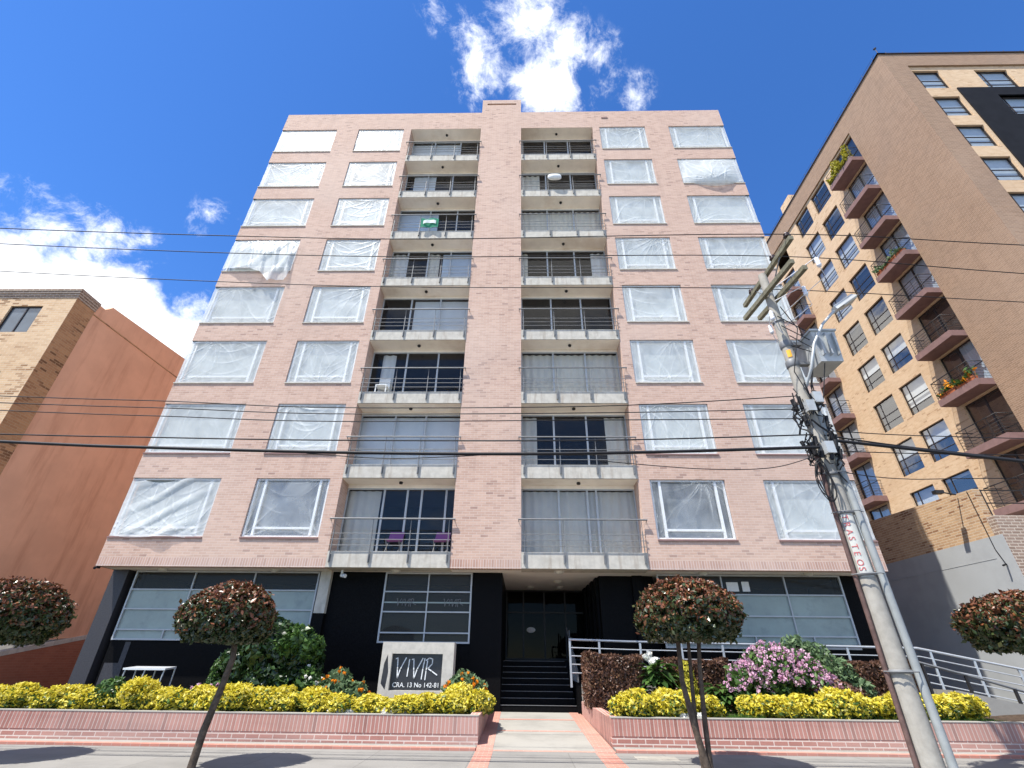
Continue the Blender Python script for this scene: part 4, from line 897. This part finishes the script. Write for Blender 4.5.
# golden hedge clumps: five growth forms, each clump its own object
hm = []
for v in range(5):
    r = random.Random(50 + v)
    bl = [(r.uniform(-.35, .35), r.uniform(-.22, .22), r.uniform(.20, .36), r.uniform(.22, .32), r.uniform(.8, 1.05)) for _ in range(7)] + [(-.3, 0, .2, .28, .9), (.3, 0, .2, .28, .9)]
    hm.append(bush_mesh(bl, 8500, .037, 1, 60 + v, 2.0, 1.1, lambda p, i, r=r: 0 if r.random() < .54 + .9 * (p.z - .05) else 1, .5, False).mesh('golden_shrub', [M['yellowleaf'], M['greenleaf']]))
rh = random.Random(5)
def hedge(x0, x1, n, y, label, group, zt, first, skip=()):
    for i in range(n):
        if i in skip: rh.random(); continue
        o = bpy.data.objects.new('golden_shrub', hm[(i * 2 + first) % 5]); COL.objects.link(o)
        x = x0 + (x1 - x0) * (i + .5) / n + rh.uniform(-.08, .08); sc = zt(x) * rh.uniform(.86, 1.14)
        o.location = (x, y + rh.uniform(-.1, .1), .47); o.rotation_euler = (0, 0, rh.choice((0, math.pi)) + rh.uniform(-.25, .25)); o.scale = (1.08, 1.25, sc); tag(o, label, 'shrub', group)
hedge(-13.6, -.55, 16, -2.75, 'golden-leaved shrub in the front row of the left brick planter', 'golden shrubs of the left planter', lambda x: 1.0 if x < -3.9 else .80, 0)
hedge(-.75, .05, 1, -2.0, 'golden-leaved shrub at the planter corner beside the entrance path, right of the stone sign', None, lambda x: 1.05, 2)
hedge(-.70, .0, 1, -1.35, 'small golden-leaved shrub tucked behind the planter corner, right of the stone sign', None, lambda x: .9, 4)
hedge(3.15, 9.35, 8, -2.75, 'golden-leaved shrub in the front row of the right brick planter', 'golden shrubs of the right planter', lambda x: .98, 1, (3,))
hedge(9.35, 11.4, 2, -2.45, 'golden-leaved shrub at the right end of the row, beside the concrete pole', 'golden shrubs beside the pole', lambda x: .95, 3)
hedge(11.0, 11.9, 1, -2.0, 'golden-leaved shrub at the foot of the ramp railing', None, lambda x: .9, 2)
# the rest of the planting
r9 = random.Random(99)
plant('green_shrub', 'green shrub breaking through the golden hedge at the far left', 'shrub', -8.75, -2.85, .47, bush_mesh([(0, 0, .35, .34, 1), (.2, .1, .3, .3, .9)], 1500, .06, 1, 4, 1.7, .9, None, .5, False), [M['greenleaf']])
plant('camellia_bush', 'tall dark glossy bush behind the hedge, left of the black wall', 'bush', -5.85, -1.2, .47, bush_mesh([(0, 0, 1.2, .80, 1.15), (.75, .1, 1.05, .62, 1.1), (-.8, 0, .8, .62, 1.1), (.2, -.2, .5, .7, .8), (1.0, .1, .55, .5, .9)], 7500, .10, 2, 5, 1.6, .8, None, .45), [M['deepgreen'], M['core']])
plant('sunlit_bush_top', 'sunlit top of the dark glossy bush, its sunlight put into brighter leaves', 'shrub', -5.1, -1.5, .47, bush_mesh([(0, 0, 1.55, .42, .9), (.35, .05, 1.35, .38, .9), (-.3, 0, 1.4, .36, .9)], 2200, .09, 2, 6, 1.6, .8, None, .5), [M['greenleaf'], M['core']])  # separate brighter leaves stand for the bush's sunlit top; light put into colour
plant('cypress', 'small narrow dark conifer left of the dark glossy bush', 'conifer', -7.05, -1.6, .47, bush_mesh([(0, 0, .3, .2, 1.3), (0, 0, .6, .17, 1.4), (0, 0, .9, .12, 1.6)], 1200, .045, 1, 7, 2.2, .6, None, .4, False), [M['greenleaf']])
def flowering(seed, n, fl, blobs_, col):
    r = random.Random(seed); s = bush_mesh(blobs_, n, .065, 2, seed, 1.8, 1.0, None, .8, False)
    for _ in range(fl):
        b = r.choice(blobs_); v = sphere_pt(r); v.z = abs(v.z); v.y = -abs(v.y) * 1.0
        p = Vector((b[0] + v.x * b[3], b[1] + v.y * b[3], b[2] + v.z * b[3] * b[4]))
        for q in range(9): d = sphere_pt(r) * .03; leaf_quads(s, [p + d], [d.normalized()], .05, r, 1, 1.2, .3)
    return s
plant('marigold', 'orange-flowered marigold clump between the glossy bush and the stone sign', 'flowers', -3.75, -1.45, .47, flowering(31, 2600, 26, [(0, 0, .35, .42, .9), (-.45, 0, .4, .36, .9), (.42, 0, .3, .36, .9), (-.1, .1, .6, .36, .9)], 0), [M['marileaf'], M['orangepetal']])
plant('marigold', 'orange marigold clump right of the stone sign', 'flowers', -.55, -1.3, .5, flowering(32, 1500, 26, [(0, 0, .5, .36, 1), (.3, 0, .4, .32, .9), (-.25, 0, .35, .3, 1)], 0), [M['marileaf'], M['orangepetal']])
plant('white_rose', 'white-flowered rose at the foot of the dark glossy bush', 'flowers', -4.55, -1.6, .47, flowering(33, 900, 6, [(0, 0, .6, .34, 1.1), (.2, 0, .4, .3, 1)], 0), [M['greenleaf'], M['whitepetal']])
plant('pink_flowers', 'small pink flowers behind the golden hedge by the leaning trunk', 'flowers', -6.7, -1.9, .47, flowering(34, 500, 16, [(0, 0, .3, .3, 1), (.5, 0, .25, .28, 1), (-.5, 0, .3, .24, 1)], 0), [M['greenleaf'], M['pinkpetal']])
for (x, lab) in ((-1.9, 'low white alyssum patch under the sign along the planter edge'), (-3.1, 'low white alyssum patch along the planter edge, left of the sign'), (4.75, 'low white flower patch by the three-stemmed tree')):
    plant('alyssum', lab, 'flowers', x, -3.12, .50, bush_mesh([(0, 0, .06, .13, .8), (.2, 0, .05, .12, .8), (-.2, 0, .05, .12, .8)], 700, .035, 1, int(x * 10) + 80, 1.1, .9, None, .6, False), [M['whitepetal']])
def clipped(x0, x1, y0, y1, z0, z1, n, seed):
    r = random.Random(seed); s = MB(); pts, nr = [], []
    for _ in range(n):
        f = r.choice((0, 0, 0, 1, 1, 2, 3)); x, y, z = r.uniform(x0, x1), r.uniform(y0, y1), r.uniform(z0, z1); d = .10 * r.random() ** 2 - .03 * r.random()
        if f == 0: y = y0 + d; nv = (0, -1, 0)
        elif f == 1: z = z1 - d; nv = (0, 0, 1)
        elif f == 2: x = x0 + d; nv = (-1, 0, 0)
        else: x = x1 - d; nv = (1, 0, 0)
        k = .05 * math.sin(x * 3 + seed) + .03 * math.sin(x * 9 + z * 5); pts.append((x, y + k, z + k * .7)); nr.append(Vector(nv))
    leaf_quads(s, pts, nr, .05, r, 0, 1.6, .9); s.box(x0 + .1, x1 - .1, y0 + .1, y1 - .1, z0, z1 - .12, 1); return s
plant('red_hedge', 'boxy clipped maroon hedge at the left end of the right planter, beside the steps', 'hedge', 3.35, -.55, .5, clipped(-.62, .85, -.75, .55, .0, 1.24, 8500, 41), [M['maroonleaf'], M['core']])
plant('red_hedge', 'clipped maroon hedge behind the round-topped tree, below the railing', 'hedge', 5.75, -.35, .5, clipped(-.75, .95, -.4, .4, 0, 1.15, 5500, 42), [M['maroonleaf'], M['core']])
plant('red_hedge', 'clipped maroon hedge left of the concrete pole, below the railing', 'hedge', 10.75, -.5, .5, clipped(-.95, .85, -.4, .5, 0, 1.15, 6000, 43), [M['maroonleaf'], M['core']])
def broadleaf(seed, n, rad, h):
    r = random.Random(seed); s = MB()
    for i in range(n):
        a = r.uniform(0, 6.283); L = r.uniform(.3, .55) * rad * 2; b0 = Vector((math.cos(a) * .08, math.sin(a) * .08, r.uniform(.05, h))); d = Vector((math.cos(a), math.sin(a), r.uniform(-.1, .75))).normalized(); sd = d.cross(Vector((0, 0, 1))).normalized(); wd = r.uniform(.055, .10)
        st = []
        for q in range(5):
            f = q / 4; p = b0 + d * (L * (.25 + .75 * f)) - Vector((0, 0, .35 * L * f * f)); ww = wd * math.sin(math.pi * (.12 + .86 * f)); st.append((tuple(p - sd * ww), tuple(p - Vector((0, 0, .25 * ww))), tuple(p + sd * ww)))
        vs = [v for t in st for v in t]; s.add(vs, [(3 * q + e, 3 * q + e + 1, 3 * q + e + 4, 3 * q + e + 3) for q in range(4) for e in (0, 1)], 0, True)
    return s
bl_ = broadleaf(3, 300, .66, 1.05)
for _ in range(5):
    p = Vector((r9.uniform(-.3, .3), r9.uniform(-.3, .1), r9.uniform(1.15, 1.4)))
    for q in range(7): d = sphere_pt(r9) * .05; leaf_quads(bl_, [p + d], [d.normalized()], .10, r9, 1, 1.3, .3)
plant('lily_clump', 'broad-leaved green plant with a few pale flowers, left of the three stems', 'plant', 4.55, -1.25, .45, bl_, [M['greenleaf'], M['whitepetal']])
plant('broadleaf_plant', 'lower broad-leaved green plant just right of the three stems', 'plant', 6.15, -1.3, .45, broadleaf(8, 140, .5, .6), [M['greenleaf']])
plant('golden_conifer', 'small golden cone-shaped conifer behind the three stems', 'conifer', 5.25, -1.5, .45, bush_mesh([(0, 0, .25, .27, 1.1), (0, 0, .6, .25, 1.1), (0, 0, .95, .18, 1.3)], 2200, .04, 2, 17, 2.2, .5, None, .35), [M['conifleaf'], M['core']])
az = flowering(44, 5200, 0, [(0, 0, .85, .78, 1), (.75, 0, .8, .68, 1), (-.65, 0, .6, .6, 1), (1.25, 0, .5, .5, .9)], 0)
for _ in range(620):
    b = r9.choice([(0, 0, .85, .80), (.7, 0, .80, .68), (-.65, 0, .62, .6), (1.15, 0, .55, .5), (0, 0, .85, .80)]); v = sphere_pt(r9); v.z = abs(v.z) * 1.1 - .15; v.y = -abs(v.y)
    p = Vector((b[0], b[1], b[2])) + v * b[3] * r9.uniform(.92, 1.08)
    for q in range(6): d = sphere_pt(r9) * .04; leaf_quads(az, [p + d], [d.normalized()], .04, r9, 1, 1.2, .5)
plant('azalea', 'large azalea covered in pink blossom in the right planter', 'flowering bush', 7.45, -1.5, .45, az, [M['greenleaf'], M['pinkpetal']])
plant('maroon_shrub', 'loose maroon shrub just right of the pink azalea', 'shrub', 8.75, -1.7, .45, bush_mesh([(0, 0, .4, .45, 1), (.45, 0, .35, .38, 1), (-.4, 0, .4, .36, 1)], 2200, .06, 2, 19, 1.8, .9, None, .6), [M['maroonleaf'], M['core']])
plant('feathery_bush', 'tall feathery grey-green bush behind the pink azalea', 'bush', 8.95, -.75, .45, bush_mesh([(-.35, 0, 1.35, .45, 1.1), (.1, 0, 1.1, .5, 1.1), (.55, -.1, .8, .48, 1.1), (.9, -.2, .45, .42, 1), (-.6, .1, 1.0, .45, 1)], 5200, .05, 2, 23, 2.8, 1.0, None, .7), [M['marileaf'], M['core']])
# grass in the planter
s = MB(); rg = random.Random(12)
for _ in range(4200):
    x = rg.choice((rg.uniform(5.2, 6.4), rg.uniform(7.2, 11.6), rg.uniform(7.2, 11.6))); y = rg.uniform(-3.2, -2.5); h = rg.uniform(.05, .15); a = rg.uniform(0, 3.14); dx, dy = .008 * math.cos(a), .008 * math.sin(a); lx, ly = rg.uniform(-.04, .04), rg.uniform(-.04, .04)
    s.add([(x - dx, y - dy, .47), (x + dx, y + dy, .47), (x + lx, y + ly, .47 + h)], [(0, 1, 2)])
o = obj('grass', s, M['grassblade']); o['kind'] = 'stuff'; tag(o, 'short green grass under the golden shrubs of the right planter', 'grass')

# ------------------------------------------------------------------ utility pole
PX, PY = 7.43, -6.4
UP = thing('utility_pole', 'concrete utility pole with wooden crossarms, transformer and a mass of cables', 'utility pole', (PX, PY, 0))
s = MB(); s.tube([(PX, PY, -.02), (PX, PY, 3), (PX, PY, 6), (PX, PY, 10.60)], [.188, .165, .14, .10], 20); obj('pole', s, M['polec'], UP)
for (x, y0, z0, y1, z1) in ((PX + .15, -7.70, 10.62, -4.98, 10.72), (PX - .17, -7.85, 9.68, -5.34, 9.96), (PX + .18, -7.72, 9.62, -5.42, 9.90)):
    s = MB(); s.hexa([(x - .05, y0, z0 - .06), (x + .05, y0, z0 - .06), (x + .05, y1, z1 - .06), (x - .05, y1, z1 - .06), (x - .05, y0, z0 + .06), (x + .05, y0, z0 + .06), (x + .05, y1, z1 + .06), (x - .05, y1, z1 + .06)]); obj('crossarm', s, M['wood'], UP)
s = MB(); s.tube([(PX + .15, -7.1, 10.60), (PX + .06, -6.48, 9.95), (PX + .06, -6.32, 9.95), (PX + .15, -5.7, 10.64)], .018, 6); obj('arm_brace', s, M['steel'], UP)
for y in (-7.58, -6.82, -5.51):
    s = MB(); s.tube([(PX + .15, y, 10.66), (PX + .15, y, 10.80)], .014, 6); s.lathe((PX + .15, y, 10.80), [(0, -.05), (.07, -.05), (.09, -.02), (.05, .02), (.075, .05), (.03, .11), (0, .11)], 12); obj('insulator', s, M['porcelain'], UP)
for (x, y, z) in ((PX + .35, -7.2, 9.35), (PX - .3, -6.7, 9.0), (PX + .28, -5.6, 9.4), (PX + .45, -7.8, 9.7)):
    s = MB(); s.lathe((x, y, z), [(0, -.16), (.04, -.15), (.055, -.08), (.035, -.05), (.055, 0), (.035, .04), (.05, .10), (0, .15)], 10); s.tube([(x, y, z + .14), (PX, PY, z + .3)], .012, 5); s.tube([(x, y, z - .14), (x + .12, y + .1, z - .35), (PX + .1, PY, z - .5)], .010, 5); obj('fuse_cutout', s, M['whiteins'], UP)
s = MB()   # transformer tank: tapered box with fins, lid and hanger
tx, tyy = PX + .70, PY - .02
def tbox(x0, x1, y0, y1, z0, z1, k, m=0):
    cx, cy = (x0 + x1) / 2, (y0 + y1) / 2; g = lambda v, c: c + (v - c) * k
    s.hexa([(g(x0, cx), g(y0, cy), z0), (g(x1, cx), g(y0, cy), z0), (g(x1, cx), g(y1, cy), z0), (g(x0, cx), g(y1, cy), z0), (x0, y0, z1), (x1, y0, z1), (x1, y1, z1), (x0, y1, z1)], m)
tbox(tx - .30, tx + .26, tyy - .40, tyy + .40, 7.60, 8.42, .90); s.box(tx - .33, tx + .29, tyy - .43, tyy + .43, 8.421, 8.47)
for i in range(3): s.box(tx - .20 + .17 * i, tx - .17 + .17 * i, tyy - .46, tyy - .37, 7.75, 8.35)
TR = obj('transformer', s, M['grey'], UP)
for i in range(3):
    s = MB(); s.lathe((tx - .2 + .2 * i, tyy, 8.47), [(.05, 0), (.05, .06), (.08, .08), (.05, .12), (.075, .15), (.04, .2), (.06, .23), (.02, .32), (0, .33)], 10); obj('bushing', s, M['porcelain'], TR)
s = MB(); s.box(PX, tx - .36, PY - .06, PY + .06, 8.28, 8.36); s.box(PX, tx - .32, PY - .06, PY + .06, 7.72, 7.80); obj('hanger', s, M['steel'], UP)
s = MB(); s.tube([(PX - .02, PY - .20, 7.0), (PX + .06, PY - .5, 7.35), (PX + .26, -6.98, 7.95), (PX + .62, -6.98, 8.5), (PX + 1.02, -6.98, 8.90)], .032, 8); s_l = obj('street_lamp', s, M['grey'], UP)
s = MB(); hc = Vector((PX + 1.33, -6.98, 9.12))
def hq(u, v, w_): u, v, w_ = u * .8, v * .85, w_ * .85; return tuple(hc + Vector((.80, -.12, .50)).normalized() * u + Vector((.12, .98, 0)).normalized() * v + Vector((-.50, .05, .80)).normalized() * w_)
s.hexa([hq(-.40, -.13, -.05), hq(.38, -.17, -.05), hq(.38, .17, -.05), hq(-.40, .13, -.05), hq(-.36, -.09, .09), hq(.32, -.12, .09), hq(.32, .12, .09), hq(-.36, .09, .09)]); obj('lamp_head', s, M['grey'], s_l)
s = MB(); s.hexa([hq(-.12, -.12, -.085), hq(.34, -.14, -.085), hq(.34, .14, -.085), hq(-.12, .12, -.085), hq(-.14, -.13, -.051), hq(.36, -.155, -.051), hq(.36, .155, -.051), hq(-.14, .13, -.051)]); obj('lamp_lens', s, M['lampglass'], s_l)
s = MB(); s.tube([(PX + .22, PY - .17, -.02), (PX + .20, PY - .15, 3), (PX + .17, PY - .12, 5.5), (PX + .12, PY - .09, 6.6)], .068, 12); obj('conduit', s, M['pvc'], UP)
s = MB(); s.tube([(PX - .245, PY - .02, -.02), (PX - .215, PY - .03, 3), (PX - .185, PY - .04, 5.45)], .042, 10); obj('conduit', s, M['rust'], UP)
for z in (1.5, 3.05, 4.2, 5.0, 7.75, 8.3, 9.0):
    s = MB(); rr = .205 - z * .0103 + .012; hh = .09 if z in (7.75, 8.3) else .03; s.lathe((PX, PY, z), [(rr, -hh), (rr + .012, -hh * .7), (rr + .012, hh * .7), (rr, hh)], 18)
    if z < 5.2: s.tube([(PX - .28, PY - .04, z), (PX - .17, PY - .21, z), (PX + .12, PY - .27, z), (PX + .29, PY - .15, z)], .010, 5)
    obj('steel_strap', s, M['steel'], UP)
def polepatch(mb, a0, a1, z0, z1, m, gap=.004):
    mb.grid(10, 6, lambda u, t: (PX + (.205 - (z0 + t * (z1 - z0)) * .0103 + gap) * math.sin(a0 + u * (a1 - a0)), PY - (.205 - (z0 + t * (z1 - z0)) * .0103 + gap) * math.cos(a0 + u * (a1 - a0)), z0 + t * (z1 - z0)), m)
s = MB(); polepatch(s, -1.0, .25, 3.0, 4.22, 0); obj('whitewash_patch', s, M['tagwhite'], UP)
s = MB(); polepatch(s, -.9, -.2, 7.90, 8.10, 0, .010); obj('number_tag', s, M['tagorange'], UP)
an = -.66
for i, chr_ in enumerate('TRASTEOS'):
    z = 4.14 - i * .138; rr = .205 - z * .0103 + .007
    text_mesh(chr_, .15, M['paint_red'], UP, (PX + rr * math.sin(an) - .05 * math.cos(an), PY - rr * math.cos(an) - .05 * math.sin(an), z), (math.sin(-.0) * 0 + .0, 0, -1), (math.cos(an), math.sin(an), 0), .002, 'painted_letter')
# the tangle of splices and looped cable
rc = random.Random(77); s = MB()
for i in range(34):
    z = rc.uniform(5.2, 6.75); a = rc.uniform(-2.6, 2.0); p = []
    for q in range(7): zz = z + (q - 3) * rc.uniform(.05, .16); rad = .2 + rc.uniform(0, .14); a += rc.uniform(-.4, .5); p.append((PX + rad * math.sin(a), PY - rad * math.cos(a), zz))
    s.tube(p, rc.uniform(.010, .022), 6)
for i in range(20):
    a = rc.uniform(-2.2, 2.2); z = rc.uniform(5.2, 6.8); d = rc.uniform(.18, .30); s.tube([(PX + d * math.sin(a), PY - d * math.cos(a), z), (PX + (d + .03) * math.sin(a + .1), PY - (d + .03) * math.cos(a), z + rc.uniform(.12, .3))], rc.uniform(.03, .05), 8)
obj('cable_tangle', s, M['cable'], UP)
for (a, z) in ((-.6, 6.5), (.5, 6.7), (-.2, 5.5)):
    s = MB(); s.box(PX + .2 * math.sin(a) - .09, PX + .2 * math.sin(a) + .09, PY - .2 * math.cos(a) - .16, PY - .2 * math.cos(a) - .03, z - .13, z + .13); obj('junction_box', s, M['grey'], UP)
s = MB(); cc = Vector((PX - .34, PY - .22, 4.82))
for i in range(5):
    k = .84 + .06 * ((i * 3) % 5); s.tube([tuple(cc + Vector((.13 * k * math.cos(t) + .012 * i + .02 * math.sin(3 * t + i), -.008 * i, .42 * k * math.sin(t) + .02 * math.sin(2 * t + 2 * i)))) for t in np.linspace(0, 6.283, 28)], .009, 5)
obj('cable_coil', s, M['cable'], UP)
s = MB()
for i in range(5):
    x0 = PX + rc.uniform(-.2, .3); s.tube([(PX + rc.uniform(-.1, .1), PY - .14, 9.4 - i * .3), (x0 + .4, PY - .3, 8.6 - .2 * i), (x0, PY - .25, 7.4 - .2 * i), (PX + .1, PY - .2, 6.4)], .012, 5)
obj('drop_wire', s, M['cable'], UP)

# ------------------------------------------------------------------ overhead cables (each hangs as its own object)
def wire(label, pts, y, r, group, ext=True, cat='cable'):
    pts = list(pts)
    def smooth_path(p):
        P = [p[0]] + p + [p[-1]]; out = []
        for i in range(1, len(P) - 2):
            for q in range(8):
                t = q / 8; a, b, c, d = P[i - 1], P[i], P[i + 1], P[i + 2]
                f = lambda k: .5 * (2 * b[k] + (c[k] - a[k]) * t + (2 * a[k] - 5 * b[k] + 4 * c[k] - d[k]) * t * t + (3 * b[k] - a[k] - 3 * c[k] + d[k]) * t ** 3)
                out.append((f(0), f(1)))
        return out + [p[-1]]
    if ext is True or ext == 'L':
        sl = (pts[1][1] - pts[0][1]) / (pts[1][0] - pts[0][0]); pts = [(pts[0][0] - 14, pts[0][1] - 14 * sl * 1.25)] + pts
    if ext is True or ext == 'R':
        sl = (pts[-1][1] - pts[-2][1]) / (pts[-1][0] - pts[-2][0]); pts = pts + [(pts[-1][0] + 12, pts[-1][1] + 12 * sl)]
    s = MB(); s.tube([(x, y, z) for x, z in smooth_path(pts)], r, 6)
    return tag(obj('overhead_cable', s, M['cable']), label, cat, group)
G1 = 'wires on the top crossarm'; G2 = 'service cables left of the pole'; G3 = 'cables right of the pole'
wire('highest thin wire, on the street-side insulator of the top crossarm', [(-12.72, 11.27), (-5.81, 10.90), (-1.09, 10.77), (7.58, 10.86), (13.17, 10.43)], -7.58, .012, G1)
wire('middle thin wire of the three on the top crossarm', [(-13.6, 11.52), (-6.24, 11.07), (-1.21, 10.92), (7.58, 10.88), (13.74, 10.22)], -6.82, .012, G1)
wire('lowest thin wire of the three on the top crossarm, nearest the building', [(-15.0, 11.75), (-6.92, 11.22), (-1.42, 11.02), (7.58, 10.92), (15.02, 10.38)], -5.51, .012, G1)
wire('thin black cable, highest of the three level ones meeting the pole below the transformer', [(-11.25, 6.84), (-7.16, 6.70), (-3.4, 6.54), (2.74, 6.58), (7.2, 6.84)], -6.5, .011, G2, 'L')
wire('thin black cable, middle of the three level ones meeting the pole below the transformer', [(-11.14, 6.65), (-7.09, 6.51), (-3.36, 6.37), (2.73, 6.40), (7.2, 6.5)], -6.52, .011, G2, 'L')
wire('thin black cable, lowest of the three level ones meeting the pole below the transformer', [(-11.04, 6.47), (-7.01, 6.32), (-3.33, 6.2), (2.71, 6.24), (7.2, 6.28)], -6.48, .011, G2, 'L')
wire('medium black cable just above the thick bundled one', [(-10.58, 5.82), (-7.18, 5.75), (-3.19, 5.69), (2.65, 5.70), (7.22, 5.84)], -6.6, .015, G2, 'L')
wire('thickest black bundled cable sagging low across the pink facade', [(-10.41, 5.62), (-7.04, 5.49), (-3.11, 5.39), (.51, 5.36), (3.67, 5.41), (7.22, 5.53)], -6.65, .034, G2, 'L')
wire('thin cable looping just under the thick bundled cable', [(-3.6, 5.36), (-1.9, 5.25), (-.4, 5.30), (.3, 5.345)], -6.66, .010, G2, False)
wire('slack thin cable sagging lowest toward the pole', [(2.63, 5.27), (4.71, 5.10), (6.2, 5.13), (7.25, 5.42)], -6.5, .009, G2, False)
wire('thick black bundled cable running right from the pole to the photo edge', [(7.5, 5.72), (8.94, 5.54), (11.33, 5.24)], -6.6, .034, G3, 'R')
wire('thin cable above the thick bundle right of the pole', [(7.5, 5.99), (9.14, 5.88), (11.72, 5.80)], -6.5, .010, G3, 'R')
wire('medium cable that closes on the thick bundle right of the pole', [(7.5, 5.86), (8.99, 5.62), (11.43, 5.30)], -6.52, .017, G3, 'R')
wire('thin level cable just below the thick bundle at the pole', [(7.44, 5.53), (8.97, 5.47), (11.51, 5.43)], -6.48, .010, G3, 'R')
wire('lowest slack cable right of the pole', [(7.38, 5.08), (8.73, 4.90), (11.24, 4.92)], -6.5, .009, G3, 'R')

# ------------------------------------------------------------------ things on the balconies
zb8 = 4.14 + .5
for (x, lab) in ((-3.35, 'purple cloth folding chair left on the lowest left balcony'), (-1.75, 'purple cloth folding chair by the pillar on the lowest left balcony')):
    ch = thing('folding_chair', lab, 'chair', (x, .38, zb8), 'chairs on the lowest left balcony')
    s = MB(); s.hexa([(x - .25, .2, zb8 + .40), (x + .25, .2, zb8 + .40), (x + .25, .6, zb8 + .42), (x - .25, .6, zb8 + .42), (x - .25, .2, zb8 + .43), (x + .25, .2, zb8 + .43), (x + .25, .6, zb8 + .45), (x - .25, .6, zb8 + .45)]); obj('seat', s, M['purple'], ch)
    s = MB(); s.hexa([(x - .25, .58, zb8 + .46), (x + .25, .58, zb8 + .46), (x + .25, .61, zb8 + .46), (x - .25, .61, zb8 + .46), (x - .2, .66, zb8 + .76), (x + .28, .66, zb8 + .76), (x + .28, .69, zb8 + .76), (x - .2, .69, zb8 + .76)]); obj('backrest', s, M['purple'], ch)
    for e in (-.22, .22):
        for (ya, yb_) in ((.22, .58), (.58, .22)): s = MB(); s.tube([(x + e, ya, zb8), (x + e, yb_, zb8 + .41)], .013, 6); obj('leg', s, M['steel'], ch)
zb3 = 4.14 + FL * 5 + .5
s = MB(); s.grid(16, 14, lambda u, t: (-3.92 + u * .85, -.145 - .03 * math.sin(u * 9 + t * 2) - (.0 if t < .95 else -.04), zb3 + .10 + t * .66))
o = obj('towel', s, M['greencloth']); tag(o, 'green and white towel hung over a left balcony railing', 'towel')
s = MB(); s.grid(12, 5, lambda u, t: (-3.80 + u * .62, -.195 - .02 * math.sin(u * 9), zb3 + .28 + t * .22 + .08 * math.sin(u * 3.1))); q = obj('white_print', s, M['whitecloth']); q.parent = o
zb2 = 4.14 + FL * 6 + .5
DS = thing('folded_cushion', 'pale rounded cushion drying on the railing of an upper right balcony', 'cushion', (2.7, -.12, zb2 + .62))
s = MB(); s.grid(18, 10, lambda u, t: (2.70 + .36 * math.copysign(abs(math.cos(u * 6.283)) ** .6, math.cos(u * 6.283)) * math.sin(t * math.pi), -.20 + .13 * math.cos(t * math.pi) * -1, zb2 + .74 + .20 * math.copysign(abs(math.sin(u * 6.283)) ** .6, math.sin(u * 6.283)) * math.sin(t * math.pi))); obj('cover', s, M['whitecloth'], DS)
zb6 = 4.14 + FL * 2 + .5
CH = thing('garden_chair', 'white garden chair behind the railing on a left balcony', 'chair', (-4.6, .4, zb6))
s = MB(); s.box(-4.85, -4.40, .2, .6, zb6 + .42, zb6 + .46); obj('seat', s, M['whitecloth'], CH)
s = MB(); s.box(-4.85, -4.40, .60, .64, zb6 + .42, zb6 + .95); obj('backrest', s, M['whitecloth'], CH)
for x in (-4.83, -4.42):
    for y in (.22, .58): s = MB(); s.box(x - .02, x + .02, y - .02, y + .02, zb6, zb6 + .42); obj('leg', s, M['whitecloth'], CH)
# planting on the tower's balconies
def balcony_plants(idx, lab, leaf, flow, h, n, box=False):
    a, b, p, z = bt[idx]; X = XT - p + .16; r = random.Random(idx + 5); t_ = thing('flower_box', lab, 'planter', (X, (a + b) / 2, z))
    s = MB(); s.hexa([(X - .10, a + .15, z + .01), (X + .10, a + .15, z + .01), (X + .10, b - .15, z + .01), (X - .10, b - .15, z + .01), (X - .13, a + .12, z + .22), (X + .13, a + .12, z + .22), (X + .13, b - .12, z + .22), (X - .13, b - .12, z + .22)]); obj('trough', s, M['terracotta'] if box else M['darkbrick'], t_)
    s = MB(); pts, nr = [], []
    for _ in range(n): y = r.uniform(a + .1, b - .1); k = .55 + .45 * math.sin(y * 5 + idx); pts.append((X + r.uniform(-.22, .18), y, z + .18 + r.random() * h * k)); nr.append(sphere_pt(r))
    leaf_quads(s, pts, nr, .09, r, 0, 1.8, .8, lambda q, i: 1 if r.random() < flow else 0); obj('foliage', s, [M[leaf], M['orangepetal']], t_)
balcony_plants(0, 'thick yellow-green foliage filling the top balcony of the tower', 'conifleaf', 0, 1.25, 1500)
balcony_plants(3, 'terracotta trough of small plants on a middle balcony of the tower', 'marileaf', .05, .42, 320, True)
balcony_plants(6, 'mixed flowering pots on a lower balcony of the tower', 'greenleaf', .25, .5, 330, True)
